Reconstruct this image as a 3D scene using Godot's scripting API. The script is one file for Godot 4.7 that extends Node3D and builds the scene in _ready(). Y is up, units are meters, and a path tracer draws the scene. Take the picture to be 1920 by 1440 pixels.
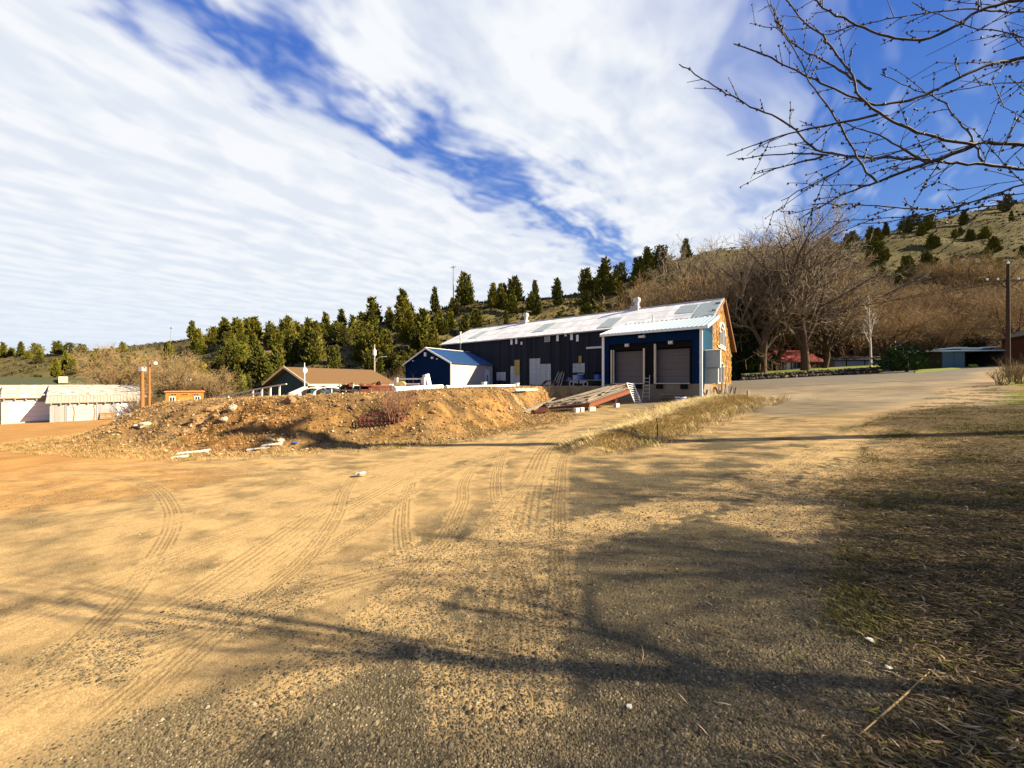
extends Node3D

const EYE := 1.6
const LENS := 693.0

class MB:
	var v := PackedVector3Array()
	var n := PackedVector3Array()
	var c := PackedColorArray()
	var col := Color.WHITE
	func tri(a: Vector3, b: Vector3, p: Vector3) -> void:
		var m := (b - a).cross(p - a).normalized()
		v.append(a); v.append(p); v.append(b)
		n.append(m); n.append(m); n.append(m)
		c.append(col); c.append(col); c.append(col)
	func quad(a: Vector3, b: Vector3, p: Vector3, q: Vector3) -> void:
		tri(a, b, p)
		tri(a, p, q)
	func box(t: Transform3D, s: Vector3) -> void:
		var k := []
		for i in 8:
			k.append(t * Vector3((s.x if i & 1 else -s.x) * 0.5, (s.y if i & 2 else -s.y) * 0.5, (s.z if i & 4 else -s.z) * 0.5))
		quad(k[4], k[5], k[7], k[6])
		quad(k[1], k[0], k[2], k[3])
		quad(k[5], k[1], k[3], k[7])
		quad(k[0], k[4], k[6], k[2])
		quad(k[6], k[7], k[3], k[2])
		quad(k[0], k[1], k[5], k[4])
	func bx(x0: float, x1: float, y0: float, y1: float, z0: float, z1: float) -> void:
		box(Transform3D(Basis.IDENTITY, Vector3(x0 + x1, y0 + y1, z0 + z1) * 0.5), Vector3(absf(x1 - x0), absf(y1 - y0), absf(z1 - z0)))
	func bar(a: Vector3, b: Vector3, w: float, h: float) -> void:
		var d := b - a
		var z := d.normalized()
		var up := Vector3.UP if absf(z.y) < 0.95 else Vector3.RIGHT
		var x := up.cross(z).normalized()
		box(Transform3D(Basis(x, z.cross(x), z), (a + b) * 0.5), Vector3(w, h, d.length()))
	func tube(p: PackedVector3Array, r: PackedFloat32Array, sides: int, closed := false) -> void:
		var last := PackedVector3Array()
		var lastn := PackedVector3Array()
		var count := p.size()
		for i in count:
			var d := (p[mini(i + 1, count - 1)] - p[maxi(i - 1, 0)]).normalized()
			var up := Vector3.UP if absf(d.y) < 0.9 else Vector3.RIGHT
			var x := up.cross(d).normalized()
			var y := d.cross(x)
			var ring := PackedVector3Array()
			var rn := PackedVector3Array()
			for k in sides:
				var ang := TAU * k / sides
				var o := x * cos(ang) + y * sin(ang)
				rn.append(o)
				ring.append(p[i] + o * r[i])
			if i > 0:
				for k in sides:
					var j := (k + 1) % sides
					v.append(last[k]); v.append(ring[j]); v.append(last[j])
					v.append(last[k]); v.append(ring[k]); v.append(ring[j])
					n.append(lastn[k]); n.append(rn[j]); n.append(lastn[j])
					n.append(lastn[k]); n.append(rn[k]); n.append(rn[j])
					for q in 6: c.append(col)
			last = ring
			lastn = rn
			if closed and (i == 0 or i == count - 1):
				for k in sides:
					var j := (k + 1) % sides
					if i == 0: tri(p[i], ring[j], ring[k])
					else: tri(p[i], ring[k], ring[j])
	func cyl(a: Vector3, b: Vector3, r0: float, r1: float, sides := 12) -> void:
		tube(PackedVector3Array([a, b]), PackedFloat32Array([r0, r1]), sides, true)
	func lathe(base: Vector3, prof: Array, sides := 14) -> void:
		var p := PackedVector3Array()
		var r := PackedFloat32Array()
		for q in prof:
			p.append(base + Vector3(0, q[1], 0))
			r.append(q[0])
		tube(p, r, sides, true)
	func poly(pts: PackedVector3Array) -> void:
		for i in range(1, pts.size() - 1): tri(pts[0], pts[i], pts[i + 1])
	func slab(a: Vector3, b: Vector3, p: Vector3, q: Vector3, th: float) -> void:
		var m := (b - a).cross(p - a).normalized() * th
		quad(a, b, p, q)
		quad(b - m, a - m, q - m, p - m)
		quad(a - m, b - m, b, a)
		quad(b - m, p - m, p, b)
		quad(p - m, q - m, q, p)
		quad(q - m, a - m, a, q)
	func mesh() -> ArrayMesh:
		var arr := []
		arr.resize(Mesh.ARRAY_MAX)
		arr[Mesh.ARRAY_VERTEX] = v
		arr[Mesh.ARRAY_NORMAL] = n
		arr[Mesh.ARRAY_COLOR] = c
		var m := ArrayMesh.new()
		m.add_surface_from_arrays(Mesh.PRIMITIVE_TRIANGLES, arr)
		return m

var M := {}
var taken := {}
var bump_noise := FastNoiseLite.new()
var lump_noise := FastNoiseLite.new()
var hill_noise := FastNoiseLite.new()
var band_noise := FastNoiseLite.new()
var crest := PackedVector2Array([Vector2(-21.5, 23.2), Vector2(-18.6, 18.9), Vector2(-15.0, 16.9), Vector2(-12.2, 15.9), Vector2(-8, 14.4), Vector2(-4.2, 15.2), Vector2(-1.4, 18.6), Vector2(-0.8, 23.4), Vector2(2.7, 30.8), Vector2(7.6, 32.2), Vector2(10.5, 36.2), Vector2(-10, 51.8), Vector2(-14.6, 46), Vector2(-10.5, 37), Vector2(-9.5, 27), Vector2(-14, 24.8)])

# ------------------------------------------------------------------ helpers
func numbered(called: String, parent: Node) -> String:
	var key := "%d/%s" % [parent.get_instance_id(), called]
	var k: int = taken.get(key, 0)
	taken[key] = k + 1
	return called if k == 0 else "%s_%03d" % [called, k]

func thing(called: String, label: String, category: String, pos := Vector3.ZERO, turn := 0.0, group := "") -> Node3D:
	var o := Node3D.new()
	o.name = numbered(called, self)
	add_child(o, true)
	o.position = pos
	o.rotation.y = turn
	meta(o, label, category, group)
	return o

func meta(o: Node, label: String, category: String, group := "") -> void:
	o.set_meta("label", label)
	o.set_meta("category", category)
	if group != "": o.set_meta("group", group)

func obj(called: String, shape, m: Material, parent: Node = null, kind := "") -> MeshInstance3D:
	var o := MeshInstance3D.new()
	var host: Node = parent if parent else self
	o.mesh = shape.mesh() if shape is MB else shape
	o.material_override = m
	o.name = numbered(called, host)
	host.add_child(o, true)
	if kind != "": o.set_meta("kind", kind)
	return o

func single(called: String, shape, m: Material, label: String, category: String, pos := Vector3.ZERO, turn := 0.0, group := "") -> MeshInstance3D:
	var o := obj(called, shape, m)
	o.position = pos
	o.rotation.y = turn
	meta(o, label, category, group)
	return o

func dup(o: Node3D, pos: Vector3, turn: float, size: float, label: String, group: String) -> Node3D:
	var called: String = o.get_meta("plain")
	var r: Node3D = o.duplicate()
	r.name = numbered(called, self)
	add_child(r, true)
	var fat := 0.85 + 0.4 * absf(sin(pos.x * 7.3 + pos.z * 3.1))
	r.transform = Transform3D(Basis(Vector3.UP, turn).scaled(Vector3(fat, 1.0, fat) * size), pos)
	r.set_meta("label", label)
	r.set_meta("group", group)
	return r

func many(called: String, shape: Mesh, m: Material, buffer: PackedFloat32Array) -> MultiMeshInstance3D:
	var mm := MultiMesh.new()
	mm.transform_format = MultiMesh.TRANSFORM_3D
	mm.use_colors = true
	mm.mesh = shape
	mm.instance_count = buffer.size() / 16
	mm.buffer = buffer
	var o := MultiMeshInstance3D.new()
	o.multimesh = mm
	o.material_override = m
	o.name = numbered(called, self)
	add_child(o, true)
	o.set_meta("kind", "stuff")
	return o

func put(buf: PackedFloat32Array, b: Basis, p: Vector3, c: Color) -> void:
	buf.append_array(PackedFloat32Array([b.x.x, b.y.x, b.z.x, p.x, b.x.y, b.y.y, b.z.y, p.y, b.x.z, b.y.z, b.z.z, p.z, c.r, c.g, c.b, 1.0]))

func dice(s: int) -> RandomNumberGenerator:
	var r := RandomNumberGenerator.new()
	r.seed = s
	return r

func noise(s: int, f: float, oct := 3, type := FastNoiseLite.TYPE_SIMPLEX_SMOOTH) -> FastNoiseLite:
	var n := FastNoiseLite.new()
	n.seed = s
	n.noise_type = type
	n.frequency = f
	n.fractal_octaves = oct
	if oct < 2: n.fractal_type = FastNoiseLite.FRACTAL_NONE
	return n

func tile(n: FastNoiseLite, size: int, lo: float, hi: float, gain := 1.0) -> ImageTexture:
	var im := n.get_seamless_image(size, size)
	im.convert(Image.FORMAT_L8)
	var d := im.get_data()
	for i in d.size():
		d[i] = int(pow(clampf(lerpf(lo, hi, clampf((d[i] / 255.0 - 0.5) * gain + 0.5, 0, 1)), 0, 1), 0.4545) * 255)
	return ImageTexture.create_from_image(Image.create_from_data(size, size, false, Image.FORMAT_L8, d))

func lin(r: float, g: float, b: float) -> Color:
	return Color(r, g, b).linear_to_srgb()

func mat(c: Color, rough := 0.9, metal := 0.0, tex: Texture2D = null, per_m := 1.0, bump: Texture2D = null, cm := 0.0) -> StandardMaterial3D:
	var m := StandardMaterial3D.new()
	m.albedo_color = c.linear_to_srgb()
	m.roughness = rough
	m.metallic = metal
	m.vertex_color_use_as_albedo = true
	if rough > 0.8: m.metallic_specular = 0.25
	if tex or bump:
		m.uv1_triplanar = true
		m.uv1_world_triplanar = true
		m.uv1_scale = Vector3.ONE * per_m
		m.albedo_texture = tex
		if bump:
			m.heightmap_enabled = true
			m.heightmap_texture = bump
			m.heightmap_scale = cm
	return m

# ------------------------------------------------------------------ the lie of the land
func natural(x: float, d: float) -> float:
	return 0.045 * x + 0.01 * sqrt(x * x + 4.0) - 0.02 - 0.015 * minf(d, 70.0) + 1.2 * smoothstep(20.0, 50.0, d) * smoothstep(5.0, 30.0, x) - 0.65 * smoothstep(-18.0, -52.0, x) * smoothstep(8.0, 30.0, d)

func curve(x: float, xs: Array, ys: Array) -> float:
	if x <= xs[0]: return ys[0]
	for i in range(1, xs.size()):
		if x <= xs[i]: return lerpf(ys[i - 1], ys[i], (x - xs[i - 1]) / (xs[i] - xs[i - 1]))
	return ys[-1]

func from_crest(x: float, d: float) -> float:
	var p := Vector2(x, d)
	var best := 1e9
	for i in crest.size():
		var q := Geometry2D.get_closest_point_to_segment(p, crest[i], crest[(i + 1) % crest.size()])
		best = minf(best, p.distance_to(q))
	return -best if Geometry2D.is_point_in_polygon(p, crest) else best

func berm(x: float, d: float) -> float:
	var p := Vector2(x, d)
	var pts := [Vector2(1.9, 9.3), Vector2(4.2, 11.6), Vector2(8, 17), Vector2(11.5, 21.5), Vector2(14.3, 24.5)]
	var best := 1e9
	for i in 4:
		best = minf(best, p.distance_to(Geometry2D.get_closest_point_to_segment(p, pts[i], pts[i + 1])))
	return best

func ridge_rise(k: float) -> float:
	return curve(k, [-1.6, -1.39, -1.15, -1.0, -0.85, -0.73, -0.58, -0.46, -0.35, -0.23, -0.115, 0.0, 0.115, 0.23, 0.32, 0.43, 0.55, 0.78, 0.92, 1.01, 1.14, 1.28, 1.4, 1.7], [0.06, 0.072, 0.088, 0.106, 0.126, 0.14, 0.122, 0.145, 0.17, 0.196, 0.222, 0.226, 0.236, 0.254, 0.29, 0.335, 0.365, 0.38, 0.385, 0.41, 0.445, 0.475, 0.5, 0.54])

func height(x: float, d: float) -> float:
	var y := natural(x, d)
	if d < 60.0 and x > -26.0 and x < 22.0 and d > 9.0:
		var s := from_crest(x, d)
		if s < 4.0:
			var top := curve(x, [-23.0, -20.5, -19.0, -17.5, -14.0, -12.0, -7.0, -2.5, 0.0], [-0.6, 0.0, 0.35, 0.68, 0.9, 0.98, 1.15, 1.4, 1.42])
			if top > y:
				var lump := lump_noise.get_noise_2d(x, d)
				var bank := 1.0 - smoothstep(-0.5, lerpf(3.4, 1.9, smoothstep(-2.5, 1.5, x)), s + lump * 0.7)
				y = lerpf(y, top, bank) + (lump * 0.14 + bump_noise.get_noise_2d(x * 3.0, d * 3.0) * 0.16) * smoothstep(0.0, 0.3, bank) * (1.0 - smoothstep(0.93, 1.0, bank))
	if d > 6.0 and d < 32.0 and x > 0.0 and x < 22.0:
		var w := lerpf(0.8, 2.4, smoothstep(9.0, 24.0, d))
		y += 0.22 * (1.0 - smoothstep(0.0, w, berm(x, d)))
	if d > 46.0:
		var k := clampf(x / d, -1.7, 1.75)
		var foot := curve(k, [-1.4, -0.5, 0.1, 0.5, 1.4], [72.0, 62.0, 66.0, 64.0, 66.0])
		var far := curve(k, [-1.4, -0.9, -0.4, 0.2, 0.55, 0.9, 1.4], [190.0, 150.0, 125.0, 122.0, 145.0, 190.0, 225.0])
		var t := (d - foot) / (far - foot)
		if t > 0.0:
			var top := EYE + ridge_rise(k) * far
			var lo := natural(k * foot, foot)
			var e := minf(t, 1.0)
			var prof := e * (0.55 + 0.45 * e * (2.0 - e)) if e < 1.0 else 1.0
			y = lerpf(lo, top, clampf(prof, 0, 1)) + hill_noise.get_noise_2d(x, d) * 5.0 * smoothstep(0.0, 0.35, e) * (1.0 - smoothstep(0.7, 1.0, e))
			if t > 1.0: y = top + (d - far) * 0.05 - (d - far) * (d - far) * 0.0007
	elif d < 30.0:
		y += 0.018 * bump_noise.get_noise_2d(x, d)
	return y

func gp(x: float, d: float, lift := 0.0) -> Vector3:
	return Vector3(x, height(x, d) + lift, -d)

func foot(u: float, d: float, lift := 0.0) -> Vector3:   # the ground in the survey direction u at depth d
	return gp((u - 960.0) / LENS * d, d, lift)

func at(u: float, v: float, d: float) -> Vector3:
	return Vector3((u - 960.0) / LENS * d, EYE + (720.0 - v) / LENS * d, -d)

# ------------------------------------------------------------------ sky
func sky_rows(r0: int, r1: int, w: int, h: int) -> PackedByteArray:
	var out := PackedByteArray()
	out.resize((r1 - r0) * w * 3)
	var nwarp := noise(11, 0.9, 3)
	var nfib := noise(12, 1.0, 4)
	var npuff := noise(13, 3.2, 4)
	var nbig := noise(14, 0.55, 2)
	var o := 0
	for r in range(r0, r1):
		var el := (0.5 - (r + 0.5) / h) * PI
		for i in w:
			var az := (i + 0.5) / w * TAU
			var red := 0.30
			var grn := 0.25
			var blu := 0.2
			if el > -0.03:
				var dy := maxf(sin(el), 0.0) + 0.012
				var cx := cos(el)
				var qx := sin(az) * cx / dy
				var qz := cos(az) * cx / dy
				var a := 0.65 * qx + 0.76 * qz
				var c := 0.76 * qx - 0.65 * qz
				var dist := sqrt(qx * qx + qz * qz)
				var near := 1.0 / (1.0 + dist * dist * 0.02)
				var w1 := nwarp.get_noise_2d(qx, qz)
				var puff := npuff.get_noise_2d(qx, qz) * near
				var fib := nfib.get_noise_2d(a * 1.3 + w1 * 0.3 + c * 0.5, c * 4.5 + w1 * 0.6)
				var fine := nfib.get_noise_2d(a * 5.0 + 40.0 + w1, c * 8.5 - a * 1.5 + w1 * 0.9) * near
				c += w1 * 0.14 + puff * 0.06
				var e := c + 0.09 * fib * minf(dist, 2.5)
				var da := smoothstep(-1.22, -1.60, e + 0.10 * puff + 0.10 * fine)
				var db := smoothstep(-1.28, -0.86, e + 0.10 * puff + 0.12 * fine) * (1.0 - smoothstep(-0.56, 0.04, e + 0.25 * fib + 0.06 * (dist - 1.2)))
				var wave := 0.5 + 0.5 * sin((c - 1.35) * 2.3)
				var dc := smoothstep(0.45, 1.15, wave + 0.6 * fib + 0.3 * fine - 0.15) * smoothstep(0.15, 0.8, c + 0.3 * fib) * 0.6
				var calm := 1.0 / (1.0 + dist * dist * 0.12)
				var base := maxf(da, maxf(db, dc))
				var d := base * ((1.02 if c < -1.3 else 0.94) + (0.30 * fib * (0.0 if c < -1.3 else 1.2) + (0.12 if c < -1.3 else 0.26) * fine + 0.32 * puff) * calm * (0.55 if c < -1.3 else 1.0))
				d = maxf(d, base * 0.30) + 0.15 * smoothstep(0.05, 0.5, fib) * (1.0 - base)
				d -= 0.35 * base * calm * smoothstep(0.45, 0.85, nbig.get_noise_2d(qx * 1.1 + 7.0, qz * 1.1) - 0.3 * fib)
				d = clampf(1.0 - pow(1.0 - clampf(d, 0.0, 1.0), 1.7), 0.0, 1.0)
				var up := clampf(sin(el) * 1.25, 0.0, 1.0)
				var b := sqrt(up)
				var sr := lerpf(0.30, 0.020, b)
				var sg := lerpf(0.58, 0.118, b)
				var sb := lerpf(0.98, 0.56, b)
				var shade := 1.0 - 0.16 * clampf(0.5 - fib * 1.2 - puff * 1.3, 0.0, 1.0) * d
				var cr := 0.93 * shade
				var cg := 0.95 * (0.25 + 0.75 * shade)
				var cb := 0.985 * (0.6 + 0.4 * shade)
				red = lerpf(sr, cr, d)
				grn = lerpf(sg, cg, d)
				blu = lerpf(sb, cb, d)
				var hz := exp(-maxf(el, 0.0) * 9.0) * 0.75
				red = lerpf(red, 0.66, hz)
				grn = lerpf(grn, 0.79, hz)
				blu = lerpf(blu, 0.96, hz)
			out[o] = int(clampf(pow(red, 0.4545), 0, 1) * 255.0)
			out[o + 1] = int(clampf(pow(grn, 0.4545), 0, 1) * 255.0)
			out[o + 2] = int(clampf(pow(blu, 0.4545), 0, 1) * 255.0)
			o += 3
	return out

func sky_image(w: int, h: int) -> Image:
	var cuts := [0, int(h * 0.13), int(h * 0.27), int(h * 0.40), h / 2 + 8, h]
	var jobs := []
	for i in 5:
		var t := Thread.new()
		t.start(sky_rows.bind(cuts[i], cuts[i + 1], w, h))
		jobs.append(t)
	var data := PackedByteArray()
	for t in jobs: data.append_array(t.wait_to_finish())
	return Image.create_from_data(w, h, false, Image.FORMAT_RGB8, data)

# ------------------------------------------------------------------ what grows
func grow(rng: RandomNumberGenerator, wood: MB, fine: MB, p: Vector3, dir: Vector3, length: float, r: float, level: int, o: Dictionary) -> void:
	var last: int = o.kids.size()
	var segs := 5 if level == 0 else (4 if level < last else 2)
	var pts := PackedVector3Array([p])
	var rad := PackedFloat32Array([r * (1.35 if level == 0 else 1.0)])
	var d := dir
	r = maxf(r, float(o.get("min_r", 0.0)))
	var tip: float = o.get("taper", 0.45) if level < last else 0.5
	for i in segs:
		d = (d + Vector3(rng.randfn(), rng.randfn(), rng.randfn()) * float(o.crook) + Vector3.UP * float(o.lift) * (0.3 if level == 0 else 1.0)).normalized()
		pts.append(pts[-1] + d * length / segs)
		rad.append(lerpf(r, r * tip, (i + 1.0) / segs))
	var sides := [8, 6, 5, 3, 3, 3][mini(level, 5)] as int
	if level == 2: fine.col = Color.WHITE * rng.randf_range(0.3, 0.75)
	elif level > 2: fine.col = Color.WHITE * rng.randf_range(0.6, 1.6)
	(wood if level <= 1 else fine).tube(pts, rad, sides)
	if level >= last: return
	var kids: int = o.kids[level]
	var spin := rng.randf() * TAU
	for k in kids:
		var t := lerpf(float(o.start[level]), 1.0, (k + rng.randf() * 0.8) / kids)
		var f := t * segs
		var j := mini(int(f), segs - 1)
		var q := pts[j].lerp(pts[j + 1], f - j)
		var along := (pts[j + 1] - pts[j]).normalized()
		spin += 2.4 + rng.randfn() * 0.5
		var side := along.cross(Vector3.UP if absf(along.y) < 0.9 else Vector3.RIGHT).normalized().rotated(along, spin)
		var open := float(o.open[level]) * rng.randf_range(0.7, 1.3)
		var nd := (along * cos(open) + side * sin(open)).normalized()
		grow(rng, wood, fine, q, nd, length * float(o.ratio[level]) * rng.randf_range(0.7, 1.15) * lerpf(1.1, 0.75, t), lerpf(r, r * tip, t) * float(o.thin), level + 1, o)

func bare_tree(s: int, o: Dictionary, bark: Material, twig: Material, called: String, label: String, category: String) -> Node3D:
	var wood := MB.new()
	var fine := MB.new()
	grow(dice(s), wood, fine, Vector3(0, -0.3, 0), (o.get("lean", Vector3.UP) as Vector3).normalized(), o.trunk, o.r, 0, o)
	var t := thing(called, label, category)
	t.set_meta("plain", called)
	obj("trunk", wood, bark, t)
	obj("crown", fine, twig, t, "stuff")
	return t

func juniper(s: int, h: float, wide: float, power: float, tone: Color, m: Material, bark: Material, called: String) -> Node3D:
	var rng := dice(s)
	var mb := MB.new()
	var lobes := []
	for i in 12: lobes.append([rng.randf() * TAU, rng.randf_range(0.05, 0.85), rng.randf_range(0.3, 0.95)])
	var tips := [Vector3.ZERO]
	if rng.randf() < 0.7: tips.append(Vector3(rng.randf_range(-1, 1), 0, rng.randf_range(-1, 1)) * wide * 0.5)
	if rng.randf() < 0.4: tips.append(Vector3(rng.randf_range(-1, 1), 0, rng.randf_range(-1, 1)) * wide * 0.6)
	for i in 1700:
		var which := i % (tips.size() + 1) % tips.size()
		var hh := h * (1.0 if which == 0 else 0.72 + 0.1 * which)
		var t := pow(rng.randf(), 1.2)
		var ang := rng.randf() * TAU
		var r := wide * (1.0 if which == 0 else 0.7) * pow(1.0 - t, power) * minf(1.0, 0.55 + t * 4.0)
		for l in lobes: r *= 1.0 + l[2] * exp(-pow(angle_difference(ang, l[0]) / 0.6, 2.0) - pow((t - l[1]) / 0.09, 2.0)) - 0.045
		r *= sqrt(rng.randf_range(0.2, 1.0)) + 0.05
		var p: Vector3 = tips[which] + Vector3(cos(ang) * r, 0.2 + t * (hh - 0.2), sin(ang) * r)
		var out := Vector3(cos(ang), 0.7 + rng.randf() * 1.2, sin(ang)).normalized()
		var side := out.cross(Vector3(rng.randfn(), rng.randfn(), rng.randfn())).normalized()
		var size := rng.randf_range(0.25, 0.6) * lerpf(1.0, 0.7, t) * h / 7.0
		if rng.randf() < 0.14:
			p += Vector3(cos(ang), 0.25, sin(ang)) * wide * rng.randf_range(0.08, 0.3)
			size *= 1.5
		var k := rng.randf_range(0.5, 1.5)
		mb.col = Color(tone.r * k * rng.randf_range(1.0, 1.35), tone.g * k * 1.15, tone.b * k)
		mb.tri(p - side * size * 0.45, p + side * size * 0.45, p + out * size * 1.2)
		var s2 := out.cross(side)
		mb.tri(p - s2 * size * 0.4 - out * size * 0.3, p + s2 * size * 0.4 - out * size * 0.2, p + out * size)
	var t := thing(called, "", "tree")
	t.set_meta("plain", called)
	var w := MB.new()
	w.tube(PackedVector3Array([Vector3(0, -0.5, 0), Vector3(0.05, 0.6, 0), Vector3(0, h * 0.7, 0)]), PackedFloat32Array([0.22, 0.16, 0.04]), 6)
	obj("trunk", w, bark, t)
	obj("crown", mb, m, t, "stuff")
	return t

func bare_shrub(s: int, h: float, wide: float, stems: int, m: Material, called: String, label: String) -> Node3D:
	var rng := dice(s)
	var mb := MB.new()
	var o := {"kids": [6, 5], "start": [0.3, 0.2], "open": [0.6, 0.7], "ratio": [0.5, 0.5], "crook": 0.13, "lift": 0.05, "thin": 0.6, "r": 0.03, "trunk": h}
	for i in stems:
		var a := rng.randf() * TAU
		var e := sqrt(rng.randf()) * wide
		grow(rng, mb, mb, Vector3(cos(a) * e * 0.25, -0.1, sin(a) * e * 0.25), Vector3(cos(a) * e / h, 1.0, sin(a) * e / h).normalized(), h * rng.randf_range(0.55, 1.0), 0.016 * h / 1.5, 0, o)
	var t := thing(called, label, "shrub")
	t.set_meta("plain", called)
	obj("stems", mb, m, t, "stuff")
	return t

func rock_mesh(s: int, flat := 0.7) -> ArrayMesh:
	var rng := dice(s)
	var n := noise(s, 0.9, 2)
	var sp := SphereMesh.new()
	sp.radial_segments = 9
	sp.rings = 5
	sp.radius = 0.5
	sp.height = 1.0
	var arr := sp.get_mesh_arrays()
	var pv: PackedVector3Array = arr[Mesh.ARRAY_VERTEX]
	var idx: PackedInt32Array = arr[Mesh.ARRAY_INDEX]
	var cut := Vector3(rng.randfn(), rng.randfn(), rng.randfn()).normalized()
	for i in pv.size():
		var q := pv[i]
		q *= 1.0 + 0.55 * n.get_noise_3d(q.x * 2.0, q.y * 2.0, q.z * 2.0)
		var over := q.dot(cut) - 0.22
		if over > 0.0: q -= cut * over
		pv[i] = q * Vector3(1.0, flat, 0.85)
	var mb := MB.new()
	for i in range(0, idx.size(), 3): mb.tri(pv[idx[i]], pv[idx[i + 2]], pv[idx[i + 1]])
	return mb.mesh()

# ------------------------------------------------------------------ the ground
const C0 := Color(0.44, 0.30, 0.14)
const X0 := -13.0
const D0 := 0.4
const SPAN := 24.0
const PX := 1536

func verge(x: float, d: float) -> float:   # how far past the edge of the grass on the right
	return x - (1.0 + 0.98 * (d - 1.2)) if d < 10.5 else x - (9.9 + 1.35 * (d - 10.5))

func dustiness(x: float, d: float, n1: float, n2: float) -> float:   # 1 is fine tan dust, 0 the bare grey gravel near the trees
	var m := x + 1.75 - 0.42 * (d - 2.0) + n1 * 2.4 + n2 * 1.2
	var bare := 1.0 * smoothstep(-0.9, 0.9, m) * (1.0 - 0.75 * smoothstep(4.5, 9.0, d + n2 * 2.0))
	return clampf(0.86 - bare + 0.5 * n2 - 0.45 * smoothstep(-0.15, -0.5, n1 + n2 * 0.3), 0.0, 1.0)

func yard_color(x: float, d: float, n1: float, n2: float, n3: float) -> Color:
	var dust := dustiness(x, d, n1, n2)
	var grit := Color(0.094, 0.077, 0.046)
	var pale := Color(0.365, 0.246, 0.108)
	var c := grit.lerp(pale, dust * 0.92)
	c = c.lerp(Color(0.40, 0.215, 0.068), smoothstep(-5.5, -12.0, x + n1 * 5.0 + (d - 8.0) * -0.08) * 0.75)
	var g := verge(x, d) + n1 * 1.3 + n2 * 0.7
	if g > -0.6:
		var soil := Color(0.10, 0.070, 0.034).lerp(Color(0.080, 0.074, 0.020), smoothstep(0.1, 0.4, n1 + n3 * 0.5))
		c = c.lerp(soil, smoothstep(-0.6, 0.5, g))
	return c * (1.0 + 0.24 * n3 + 0.3 * n2 * dust)

func stroke(data: PackedByteArray, path: PackedVector2Array, wide: float, dust: float, tread: float, rng: RandomNumberGenerator, nn: FastNoiseLite) -> void:
	var cm := SPAN / PX
	var cv := Curve2D.new()
	for i in path.size():
		var tan := (path[mini(i + 1, path.size() - 1)] - path[maxi(i - 1, 0)]) / 6.0
		cv.add_point(path[i], -tan, tan)
	var total := cv.get_baked_length()
	var half := int(wide * 0.75 / cm)
	var s := 0.0
	var pale := Color(0.41, 0.28, 0.125)
	while s < total:
		var p := cv.sample_baked(s, true)
		var q := cv.sample_baked(minf(s + 0.03, total), true)
		var side := (q - p).normalized().orthogonal()
		var fade := smoothstep(0.0, 0.4, s) * smoothstep(total, total - 0.4, s)
		for k in range(-half, half + 1):
			var w := k * cm
			var at_p := p + side * w
			var ix := int((at_p.x - X0) / cm)
			var iy := int((at_p.y - D0) / cm)
			if ix < 0 or iy < 0 or ix >= PX or iy >= PX: continue
			var rim := 1.0 - smoothstep(wide * 0.38, wide * 0.7, absf(w) + nn.get_noise_2d(at_p.x * 5.0, at_p.y * 5.0) * wide * 0.4)
			var patch := clampf(0.85 + 0.8 * nn.get_noise_2d(at_p.x * 1.3 + 9.0, at_p.y * 1.3), 0.15, 1.0)
			var amount := minf(dust * rim * fade * patch * 1.0, 0.95)
			var o := (iy * PX + ix) * 3
			var mul := 1.0
			if tread > 0.0 and absf(w) < wide * 0.42:
				var lane := fposmod(w / (wide * 0.17), 1.0)
				var cut := nn.get_noise_2d(s * 6.0, floorf(w / (wide * 0.17)) * 13.0)
				if lane < 0.34 and cut > -0.4: mul -= tread * 0.6 * fade
				elif fposmod(s / 0.06, 1.0) < 0.35 and lane > 0.4: mul -= tread * 0.12 * fade
			for ch in 3:
				var old: float = pow(data[o + ch] / 255.0, 2.2) * C0[ch]
				var want: float = lerpf(old, pale[ch], amount) * mul
				data[o + ch] = int(clampf(pow(want / C0[ch], 0.4545), 0, 1) * 255)
		s += cm * 0.8

func yard_rows(r0: int, r1: int) -> PackedByteArray:
	var n1 := noise(31, 0.16, 3)
	var n2 := noise(32, 0.9, 3)
	var n3 := noise(33, 4.5, 3)
	var out := PackedByteArray()
	out.resize((r1 - r0) * PX * 3)
	var o := 0
	for r in range(r0, r1):
		var d := D0 + (r + 0.5) * SPAN / PX
		for i in PX:
			var x := X0 + (i + 0.5) * SPAN / PX
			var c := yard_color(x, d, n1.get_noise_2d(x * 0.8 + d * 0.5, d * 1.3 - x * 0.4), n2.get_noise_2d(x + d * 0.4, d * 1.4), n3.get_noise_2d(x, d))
			var rim := minf(minf(x - X0, X0 + SPAN - x), minf(d - D0 + 2.0, D0 + SPAN - d))
			if rim < 1.2: c = C0.lerp(c, smoothstep(0.02, 1.2, rim))
			out[o] = int(clampf(pow(c.r / C0.r, 0.4545), 0, 1) * 255)
			out[o + 1] = int(clampf(pow(c.g / C0.g, 0.4545), 0, 1) * 255)
			out[o + 2] = int(clampf(pow(c.b / C0.b, 0.4545), 0, 1) * 255)
			o += 3
	return out

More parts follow.
